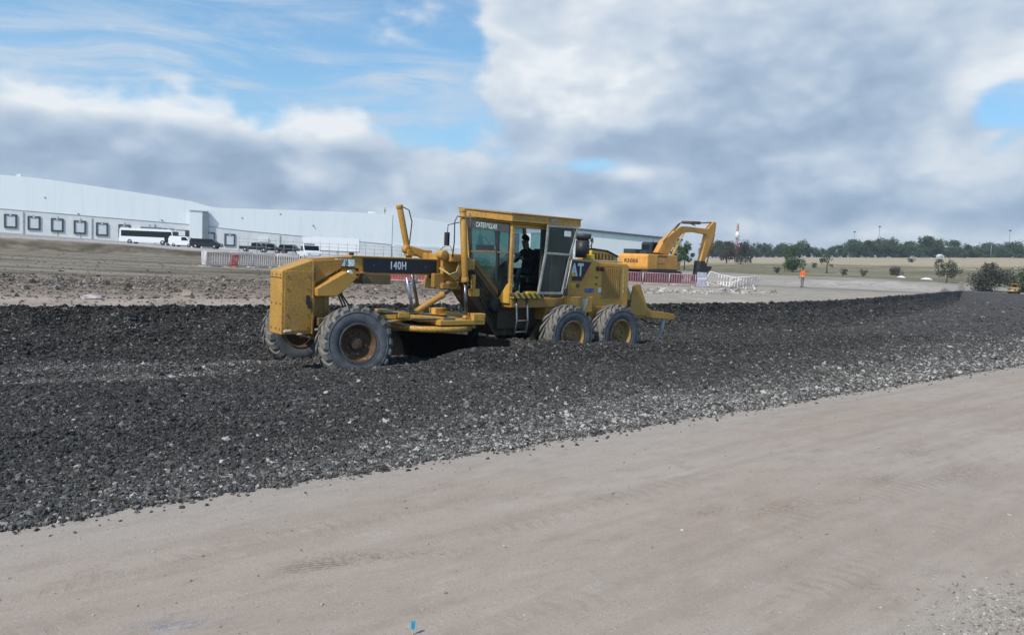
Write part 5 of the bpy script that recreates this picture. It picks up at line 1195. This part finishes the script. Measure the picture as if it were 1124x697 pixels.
# wire fence of the yard
FM = plain('galvanised_wire', (.30, .33, .35), .5, .4)
t = thing('wire_fence', 'thin grey wire fence on slim posts behind the white barriers', 'fence', (0, 0, 0))
P_ = [at_D(x, 285, 118) for x in np.linspace(262, 500, 25)]
rl = MB()
for p, q in zip(P_[:-1], P_[1:]):
    zp, zq = ground_z(p[0], p[1]), ground_z(q[0], q[1])
    for h in (.4, 1.0, 1.6, 2.1): rl.tube((p[0], p[1], zp + h), (q[0], q[1], zq + h), .02, 4)
rl.build('wire', FM, t)
for p in P_:
    z = ground_z(p[0], p[1]); b = MB(); b.tube((p[0], p[1], z - .1), (p[0], p[1], z + 2.3), .04, 6); b.build('post', FM, t)

# ------------------------------------------------------------------ trees
def leaf_mat(name, c, c2):
    m, T = newmat(name); v = obj_coord(T); n1 = T.noise(v, .9, 4, .6); n2 = T.noise(v, 5, 3, .6)
    col = T.mix(T.smooth(n1, .3, .7), (*c, 1), (*c2, 1)); col = T.mix(T.math('MULTIPLY', n2, .4), col, (*[x * .7 for x in c], 1))
    pb_ = T.pbsdf(col, .75, 0, None, .2); tl = T.n('ShaderNodeBsdfTranslucent'); T.set(tl.inputs[0], col); mx = T.n('ShaderNodeMixShader'); mx.inputs[0].default_value = .5
    T.t.links.new(pb_.outputs[0], mx.inputs[1]); T.t.links.new(tl.outputs[0], mx.inputs[2]); T.t.links.new(mx.outputs[0], T.t.nodes['Material Output'].inputs[0]); return m
BARK = plain('grey_bark', (.10, .085, .07), .9, scale=6)
LG = [leaf_mat('gum_leaves', (.10, .15, .07), (.155, .205, .11)), leaf_mat('deep_green_leaves', (.085, .14, .062), (.135, .19, .09)), leaf_mat('olive_leaves', (.11, .118, .075), (.155, .155, .10)), leaf_mat('grey_brown_leaves', (.10, .096, .074), (.145, .135, .10))]
def tree_meshes(seed, h, w, base, nl, ls, leaf, lobes=9, dens=1.0, trunk_r=.16, airy=False):
    rg = random.Random(seed); b = MB(); top = h * .8
    pts = [(0, 0, -.3), (rg.uniform(-.1, .1) * w, rg.uniform(-.1, .1) * w, h * .3), (rg.uniform(-.12, .12) * w, rg.uniform(-.12, .12) * w, h * .6), (rg.uniform(-.1, .1) * w, 0, top)]
    b.path(pts, [trunk_r * 1.3, trunk_r, trunk_r * .6, trunk_r * .15], 7)
    L_ = []
    for i in range(lobes):
        a = rg.uniform(0, 6.28); zz = base + (h - base) * rg.uniform(.12, .92); f = 1 - abs((zz - base) / (h - base) - .45) * 1.1
        rr = w * .5 * f * rg.uniform(.25, 1.0); c = Vector((rr * math.cos(a), rr * math.sin(a), zz)); s_ = w * rg.uniform(.14, .26) * (.75 if airy else 1)
        L_.append((c, s_)); k = rg.uniform(.3, .7); o_ = Vector(pts[1]).lerp(Vector(pts[2]), k) if zz < h * .7 else Vector(pts[2])
        b.path([o_, o_.lerp(c, .6) + Vector((0, 0, .1)), c], [trunk_r * .45, trunk_r * .25, trunk_r * .08], 5)
    tm = b.mesh('trunk', BARK); b = MB()
    for i in range(nl):
        c, s_ = L_[rg.randrange(len(L_))]
        d = Vector((rg.gauss(0, 1), rg.gauss(0, 1), rg.gauss(0, .8))); d = d.normalized() * s_ * rg.uniform(.35, 1.15) ** .7
        p = c + d
        if p.z < base * .8: continue
        u_ = Vector((rg.gauss(0, 1), rg.gauss(0, 1), rg.gauss(0, .6))).normalized(); v_ = u_.cross(Vector((rg.gauss(0, 1), rg.gauss(0, 1), rg.gauss(0, 1)))).normalized(); l_ = ls * rg.uniform(.6, 1.4)
        b.add([p - u_ * l_, p + v_ * l_ * .5, p + u_ * l_, p - v_ * l_ * .5], [(0, 1, 2, 3)])
    me = b.mesh('crown', leaf); return tm, me
def tree(name, label, cat, ms, loc, rz, s=(1, 1, 1), group=None):
    o = bpy.data.objects.new(name, None); COL.objects.link(o); o.location = loc; o.rotation_euler = (0, 0, rz); o.scale = s; tag(o, label, cat, group)
    for nm, me in (('trunk', ms[0]), ('crown', ms[1])):
        c = bpy.data.objects.new(nm, me); COL.objects.link(c); c.parent = o
    return o
kinds = [tree_meshes(1, 10, 8, 2.0, 1500, .42, LG[0], 13), tree_meshes(2, 11, 7, 2.5, 1300, .42, LG[1], 12), tree_meshes(3, 9, 9, 1.5, 1500, .42, LG[1], 13), tree_meshes(4, 10, 7, 3.0, 800, .40, LG[2], 10), tree_meshes(5, 13, 6, 5, 800, .40, LG[0], 9, airy=True)]
klab = ['rounded mid green gum tree in the far tree line', 'tall dark green tree in the far tree line', 'broad dark green tree in the far tree line', 'thin olive tree in the far tree line', 'tall airy gum tree standing above the far tree line']
kw = [5, 4, 5, 2, 1.2]
for i in range(150):
    px = 775 + 420 * (i + random.uniform(-.5, .5)) / 150 if i < 150 else 0
    D = random.choice((455, 475, 500)) + random.uniform(-8, 8); p = at_D(px, 284, D); k = random.choices(range(5), kw)[0]
    ht = 1.0 if px > 930 else .86
    if 890 < px < 925: ht *= .72
    s_ = random.uniform(.55, 1.3) * ht * 1.0
    tree('gum_tree', klab[k], 'tree', kinds[k], (p[0], p[1], ground_z(p[0], p[1]) - .4), random.uniform(0, 6.28), (s_ * random.uniform(.9, 1.25), s_ * random.uniform(.9, 1.25), s_), 'far tree line, ' + klab[k].split(' in ')[0].split(' standing')[0])
def at_tree(px, D): p = at_D(px, 295, D); return (p[0], p[1], ground_z(p[0], p[1]))
tm = tree_meshes(11, 7.0, 5.8, .3, 2600, .24, LG[1], 16); tree('leafy_tree', 'dense bright green bushy tree alone at the near edge of the field', 'tree', tm, at_tree(870, 200), 0)
tm = tree_meshes(12, 6.2, 4.0, 1.2, 420, .2, LG[2], 12, airy=True); tree('bare_tree', 'sparse half-bare tree to the right of the bushy green tree', 'tree', tm, at_tree(908, 195), 1)
tm = tree_meshes(13, 4.6, 5.6, 1.0, 1500, .17, LG[2], 18, trunk_r=.1, airy=True); tree('small_tree', 'small open-crowned tree on a thin trunk before the tan field', 'tree', tm, at_tree(1040, 155), 2)
tm = tree_meshes(14, 5.2, 7.6, .1, 3600, .2, LG[3], 18); tree('dark_bush', 'large grey-green bush with a domed top near the yellow roller', 'bush', tm, at_tree(1092, 140), 0)
tm = tree_meshes(15, 4.3, 6.0, .1, 2400, .2, LG[0], 16); tree('dark_bush', 'green bush at the right edge behind the yellow roller', 'bush', tm, at_tree(1126, 141), 1)
tm = tree_meshes(16, 8, 7, .5, 2000, .28, LG[3], 14); tree('dark_tree', 'grey-brown bushy tree directly right of the excavator bucket', 'tree', tm, at_tree(797, 270), 0)
tm = tree_meshes(26, 7.5, 8, .5, 2000, .28, LG[3], 14); tree('dark_tree', 'grey-brown spreading tree behind the striped mast', 'tree', tm, at_tree(812, 262), 1)
tm = tree_meshes(17, 7.4, 4.0, 1.4, 1500, .24, LG[1], 11); tree('green_tree', 'slim green tree directly behind the excavator stick', 'tree', tm, at_tree(751, 200), 0)
tree('green_tree', 'slim green tree half hidden by the excavator boom', 'tree', tm, at_tree(744, 206), 2, (1, 1, .92))
tm = tree_meshes(18, 2.3, 4.0, .1, 1000, .16, LG[2], 10); tree('low_bush', 'low olive bush beside the white sheeting on the field', 'bush', tm, at_tree(985, 190), 0)
tm = tree_meshes(19, 1.6, 2.2, .1, 500, .12, LG[3], 8)
for px, D, lb_ in ((853, 190, 'low brown bush left of the bushy green tree'), (1000, 300, 'lone dark bush out on the tan field'), (1030, 290, 'low spreading bush on the tan field above the small tree'), (926, 185, 'dark tussock on the olive slope right of the sparse tree'), (948, 183, 'dark tussock at the middle of the olive slope'), (893, 230, 'small bush in the olive grass behind the bushy green tree')):
    tree('low_bush', lb_, 'bush', tm, at_tree(px, D), random.uniform(0, 6), (1.6, 1.6, 1.0) if D > 250 else (1, 1, 1))

# ------------------------------------------------------------------ far masts, shed, sheeting, roller
GV = plain('galvanised_pole', (.22, .24, .26), .5, .4)
def mast(px, D, h, label, heads=True):
    p = at_tree(px, D); t = thing('light_mast', label, 'light mast', p); b = MB(); b.path([(0, 0, 0), (0, 0, h * .5), (0, 0, h)], [.28, .22, .14], 8); b.build('pole', GV, t)
    b = MB(); b.box(-.6, .6, -.25, .25, h - .35, h + .35); b.build('lamp_head', DGREY, t); return t
mast(962, 470, 20, 'tall light mast with a dark lamp head above the tree line'); mast(935, 500, 18, 'slimmer pale light mast left of the tall dark-headed mast'); mast(1105, 480, 19, 'light mast rising near the right end of the tree line'); mast(1086, 440, 9, 'short pale pole in front of the right tree line')
p = at_tree(807, 300); t = thing('striped_mast', 'red and white lattice mast with a white drum beyond the excavator', 'mast', p)
b = MB()
for sx, sy in ((-.5, -.5), (.5, -.5), (.5, .5), (-.5, .5)): b.tube((sx, sy, 0), (sx * .5, sy * .5, 15), .09, 5)
for i in range(12):
    z = 1.2 * i; s0 = .5 - .25 * z / 15
    for k in range(4):
        a = [(-1, -1), (1, -1), (1, 1), (-1, 1)][k]; c = [(-1, -1), (1, -1), (1, 1), (-1, 1)][(k + 1) % 4]; b.tube((a[0] * s0, a[1] * s0, z), (c[0] * s0, c[1] * s0, z + 1.2), .05, 4)
b.build('lattice', plain('faded_red_steel', (.40, .14, .13), .6, var=.5, scale=.5), t); b = MB(); b.lathe([(-.1, 0), (0, .8), (1.6, .8), (2.6, .35), (2.6, 0)], 16); b.v = [(x, z, y + 9.5) for x, y, z in b.v]; b.build('drum', WHT, t)
p = at_tree(1031, 432); t = thing('shed', 'small pale shed with a gabled roof under the far tree line', 'shed', p, .3); t.scale = (.6, .6, .6)
b = MB(); b.box(-3, 3, -2, 2, 0, 2.6); b.build('wall', plain('pale_cladding', (.55, .55, .52), .7), t); b = MB(); b.prism([(-3.4, 2.5), (0, 4.1), (3.4, 2.5), (3.4, 2.7), (0, 4.3), (-3.4, 2.7)], -2.3, 2.3); b.prism([(-3, 2.6), (3, 2.6), (0, 3.98)], -1.95, 1.95); b.build('roof', WHT, t); b = MB(); b.box(-.5, .5, -2.03, -2.001, 0, 2.0); b.build('door', DGREY, t)
for px, D, w_, lb_ in ((990, 180, 1.4, 'white tarpaulin bundle beside the low olive bush'), (1018, 172, 2.2, 'longer white tarpaulin bundle left of the small tree')):
    p = at_tree(px, D); b = MB(); rg = random.Random(px); vs = []; fs = []
    for i in range(13):
        for j in range(7):
            u_, v_ = i / 12, j / 6; z = .45 * math.sin(math.pi * u_) ** .6 * math.sin(math.pi * v_) ** .7 * rg.uniform(.8, 1.1); vs.append(((u_ - .5) * w_, (v_ - .5) * 2.0, z))
    for i in range(12):
        for j in range(6): fs.append((i * 7 + j, i * 7 + j + 1, (i + 1) * 7 + j + 1, (i + 1) * 7 + j))
    b.add(vs, fs, True); o = b.build('tarpaulin', WHT); o.location = p; tag(o, lb_, 'tarpaulin')
p = at_D(1113, 321, 138); t = thing('road_roller', 'small yellow road roller far off at the right edge of the gravel', 'road roller', (p[0], p[1], float(zg_full(np.array([p[0]]), np.array([p[1]]), np.array([math.hypot(p[0], p[1])]), np.array([math.atan2(p[0], p[1])]))[0])), R(215)); t.scale = (.68, .68, .68)
b = MB(); b.prism([(-1.8, .6), (-1.9, 1.4), (-1.2, 1.7), (.1, 1.6), (.1, .8), (.6, .6)], -.8, .8); b.build('body', YELC, t, .05)
b = MB(); b.lathe([(-.85, 0), (-.85, .66), (.85, .66), (.85, 0)], 24, (1.35, 0, .66)); b.build('drum', STEEL, t)
b = MB(); b.box(.5, 2.2, -.98, -.86, .6, .85); b.box(.5, 2.2, .86, .98, .6, .85); b.box(2.1, 2.3, -.95, .95, .55, .9); b.each('drum_yoke', YELC, t, .03)
for sy in (-1, 1):
    b = MB(); b.lathe([(-.2, 0), (-.2, .62), (.2, .62), (.2, 0)], 22, (-1.0, sy * .75, .62)); b.build('wheel', RUB, t)
b = MB()
for x, y in ((-.9, -.7), (-.9, .7), (.1, -.7), (.1, .7)): b.tube((x, y, 1.4), (x, y, 2.5), .04, 6)
b.box(-1.1, .3, -.85, .85, 2.5, 2.6); b.each('canopy', YELC, t, .02); b = MB(); b.box(-.7, -.2, -.3, .3, 1.6, 1.9); b.box(-.75, -.62, -.3, .3, 1.9, 2.3); b.build('seat', BLK, t, .03)
for i, px in enumerate((1113.5, 1119, 1124.5)):
    p = at_D(px, 318, 143); b = MB(); b.box(-.45, .45, -.03, .03, 0, 2.0); o = b.build('hoarding_panel', WPL, None, .02); o.location = (p[0], p[1], ground_z(p[0], p[1])); o.rotation_euler = (0, 0, R(-12))
    tag(o, ['pale site hoarding panel directly behind the yellow roller', 'pale site hoarding panel second from the right edge', 'pale site hoarding panel at the right edge of the picture'][i], 'hoarding', 'hoarding panels by the roller')
    b = MB(); b.box(-.4, -.34, .03, .5, 0, .08); b.box(.34, .4, .03, .5, 0, .08); b.each('foot', GV, o)

# ------------------------------------------------------------------ survey peg
p = at_D(453, 690, 4.15); pz = float(z_road(np.array([p[0]]), np.array([p[1]]))[0]); p = at_z(453, 691, .02)
PEG = plain('blue_flagging', (.02, .28, .46), .6, var=.2, scale=30)
t = thing('survey_peg', 'little bright blue flag on a thin survey peg stuck in the road', 'survey peg', (p[0], p[1], 0), 0)
b = MB(); b.tube((0, 0, -.05), (0, 0, .045), .004, 6); b.build('stake', plain('pale_wood', (.45, .38, .28), .8), t)
b = MB(); b.prism([(-.011, .075), (.013, .075), (.013, .03), (.004, .022), (-.009, .026)], -.004, .004); b.build('flag', PEG, t, .001)
# two bigger rocks in the rubble row
for px, py, s_, lb_, mt in ((101, 319.5, (.30, .22, .09), 'flat pale slab of rock lying in the rubble row', (.40, .36, .33)), (206, 318, (.2, .17, .17), 'pointed pinkish rock standing up in the rubble row', (.27, .215, .18))):
    q = at_z(px, py, .95); bm = bmesh.new(); bmesh.ops.create_icosphere(bm, subdivisions=2, radius=1)
    rg = random.Random(px)
    for v in bm.verts: v.co = Vector((v.co.x * s_[0], v.co.y * s_[1], v.co.z * s_[2])) * rg.uniform(.75, 1.15)
    me = bpy.data.meshes.new('rock'); bm.to_mesh(me); bm.free(); me.materials.append(plain('rock_' + str(px), mt, .9, scale=5, bump=.5)); o = bpy.data.objects.new('rock', me); COL.objects.link(o)
    o.location = (q[0], q[1], ground_z(q[0], q[1]) + .03); tag(o, lb_, 'rock')

# ------------------------------------------------------------------ air
b = MB(); b.box(-5300, 5300, -30, 5300, -2.5, 46); 
hm = bpy.data.materials.new('thin_air'); hm.use_nodes = True; hn = hm.node_tree; hn.nodes.clear(); pv_ = hn.nodes.new('ShaderNodeVolumePrincipled'); pv_.inputs['Color'].default_value = (.86, .93, 1, 1); pv_.inputs['Density'].default_value = .00028; pv_.inputs['Anisotropy'].default_value = .2
ho_ = hn.nodes.new('ShaderNodeOutputMaterial'); hn.links.new(pv_.outputs[0], ho_.inputs['Volume'])
hz_o = b.build('haze', hm); tag(hz_o, 'thin pale haze in the air over the whole site', 'haze', kind='stuff')

# ------------------------------------------------------------------ light and sky
SUN = Vector((-.66, -.75, 0)).normalized() * math.cos(R(46)); SUN.z = math.sin(R(46))
sl = bpy.data.lights.new('sun', 'SUN'); sl.energy = 3.8; sl.angle = R(1.2); sl.color = (1, .93, .84)
so = bpy.data.objects.new('sun', sl); COL.objects.link(so); so.rotation_euler = SUN.to_track_quat('Z', 'Y').to_euler()
W_ = bpy.data.worlds.new('World'); scn.world = W_; W_.use_nodes = True; T = NT(W_.node_tree)
STR = .15
sky = T.n('ShaderNodeTexSky', sky_type='NISHITA'); sky.sun_disc = False; sky.sun_elevation = R(46); sky.sun_rotation = math.atan2(SUN.x, SUN.y)
sky.air_density = 1.0; sky.dust_density = .6; sky.ozone_density = 2.0
dirv = T.n('ShaderNodeTexCoord').outputs['Generated']; sp = T.n('ShaderNodeSeparateXYZ'); T.set(sp.inputs[0], dirv)
az = T.math('MULTIPLY', T.math('ARCTAN2', sp.outputs[0], sp.outputs[1]), 57.2958); el = T.math('MULTIPLY', T.math('ARCSINE', sp.outputs[2]), 57.2958)
cmb = T.n('ShaderNodeCombineXYZ'); T.set(cmb.inputs[0], T.math('MULTIPLY', az, .06)); T.set(cmb.inputs[1], T.math('MULTIPLY', el, .10)); cv = cmb.outputs[0]
nA = T.noise(cv, 1.5, 7, .55, .3); nB = T.noise(T.mapping(cv, loc=(3.1, 1.7, 0)), 3.6, 7, .55, .25)
nC = T.noise(T.mapping(cv, loc=(7, 4, 0), rot=(0, 0, -.25), sc=(.7, 2.4, 1)), 1.9, 7, .62, .8)
lump = T.noise(T.mapping(cv, loc=(1.3, 8.2, 0)), 3.1, 2.2, .42, .35); lump2 = T.noise(T.mapping(cv, loc=(5.3, 2.2, 0)), 6.5, 2.5, .45, .3)
def gsum(blobs, base):
    acc = base
    for (px, py, rx, ry, w_) in blobs:
        a0, e0 = azel(px, py); kx, ky = 14.2 / rx, 14.2 / ry
        dx = T.math('MULTIPLY', T.math('SUBTRACT', az, a0), kx); dy = T.math('MULTIPLY', T.math('SUBTRACT', el, e0), ky)
        g = T.math('EXPONENT', T.math('MULTIPLY', T.math('ADD', T.math('MULTIPLY', dx, dx), T.math('MULTIPLY', dy, dy)), -1))
        acc = T.math('ADD', acc, T.math('MULTIPLY', g, w_))
    return acc
COVER = [(860, 50, 300, 150, .70), (625, 85, 85, 95, .60), (690, 150, 170, 50, .45), (1050, 20, 200, 90, .3), (560, 238, 900, 34, .80), (100, 172, 190, 46, .75), (60, 134, 170, 26, .5), (230, 190, 120, 30, .5), (358, 160, 60, 44, .72), (460, 210, 150, 42, .6), (1010, 205, 150, 45, .6), (560, 8, 40, 26, .3), (905, 150, 120, 60, .4),
         (635, 180, 80, 15, -.66), (560, 300, 1200, 34, .7), (1098, 116, 44, 24, -.46), (500, 70, 30, 90, -.35), (300, 55, 190, 60, -.25), (292, 140, 24, 26, -.45), (450, 130, 50, 34, -.30), (545, 155, 40, 26, -.3), (590, 215, 30, 12, -.2), (1080, 170, 40, 16, -.3)]
WISP = [(60, 60, 150, 40, .55), (430, 82, 70, 16, .55), (140, 70, 90, 22, .4), (250, 30, 150, 40, .3), (460, 130, 70, 50, .5), (300, 100, 140, 40, .35), (350, 20, 120, 30, .2)]
BRIGHT = [(150, 118, 130, 15, .50), (30, 112, 60, 12, .3), (358, 134, 56, 20, .55), (610, 70, 90, 60, .32), (640, 110, 70, 40, .15), (730, 30, 150, 45, .22), (338, 193, 24, 10, .35), (1000, 185, 85, 24, .36), (690, 190, 34, 9, .45), (1085, 85, 50, 25, .35), (790, 130, 120, 22, .15), (1050, 30, 120, 40, .15), (1060, 258, 160, 14, .30), (470, 195, 80, 20, .15), (700, 90, 60, 40, .12), (560, 240, 120, 14, .15),
          (870, 95, 120, 45, -.22), (700, 168, 180, 22, -.28), (90, 190, 190, 34, -.22), (560, 205, 160, 26, -.10), (960, 234, 220, 20, -.22), (400, 222, 200, 18, -.12), (1010, 100, 70, 40, -.1), (230, 165, 80, 30, -.15), (380, 175, 40, 18, -.2), (850, 200, 200, 24, -.15)]
cov = T.math('ADD', gsum(COVER, .0), T.math('ADD', T.math('MULTIPLY', T.math('SUBTRACT', nA, .5), .9), T.math('MULTIPLY', T.math('SUBTRACT', lump, .5), .8)))
cov = T.math('ADD', cov, T.math('ADD', T.math('MULTIPLY', T.math('SUBTRACT', nB, .5), .75), T.math('MULTIPLY', T.math('SUBTRACT', lump2, .5), .5)))
mask = T.smooth(cov, .04, .50)
wsp = T.math('MULTIPLY', T.smooth(nC, .36, .70), gsum(WISP, .35))
br = T.math('ADD', gsum(BRIGHT, .50), T.math('ADD', T.math('MULTIPLY', T.math('SUBTRACT', lump, .5), 1.15), T.math('MULTIPLY', T.math('SUBTRACT', nA, .5), .35)))
br = T.math('ADD', br, T.math('ADD', T.math('MULTIPLY', T.math('SUBTRACT', nB, .5), .36), T.math('MULTIPLY', T.math('SUBTRACT', lump2, .5), .75)))
br = T.math('ADD', br, T.math('MULTIPLY', T.math('SUBTRACT', .55, T.smooth(cov, .2, 1.1)), .22))
ccol = T.ramp(br, [(0, (.28, .375, .515)), (.30, (.375, .475, .61)), (.55, (.505, .59, .70)), (.82, (.67, .725, .785)), (1, (.79, .825, .86))])
cl = T.vmath('SCALE', ccol); cl.node.inputs['Scale'].default_value = 1 / STR
wl_ = T.vmath('SCALE', (.50, .61, .74)); wl_.node.inputs['Scale'].default_value = 1 / STR
hz_ = T.vmath('SCALE', (.40, .60, .78)); hz_.node.inputs['Scale'].default_value = 1 / STR
skyc = T.mix(1, sky.outputs[0], (.54, .86, 1.0, 1), 'MULTIPLY')
skyc = T.mix(T.math('MULTIPLY', T.smooth(el, 26, 6), .45), skyc, hz_)
skyc = T.mix(T.math('MULTIPLY', wsp, 1.0, clamp=True), skyc, wl_)
fin = T.mix(T.math('MULTIPLY', mask, .97), skyc, cl)
bg = T.n('ShaderNodeBackground'); T.set(bg.inputs[0], fin); bg.inputs[1].default_value = STR
wo = T.n('ShaderNodeOutputWorld'); T.t.links.new(bg.outputs[0], wo.inputs[0])
W_.cycles.sampling_method = 'MANUAL'; W_.cycles.sample_map_resolution = 512
scn.view_settings.view_transform = 'Standard'; scn.view_settings.look = 'None'; scn.view_settings.exposure = .12; scn.view_settings.gamma = 1
scn.render.engine = 'CYCLES'; scn.cycles.max_bounces = 6; scn.cycles.transparent_max_bounces = 12; scn.cycles.use_denoising = True
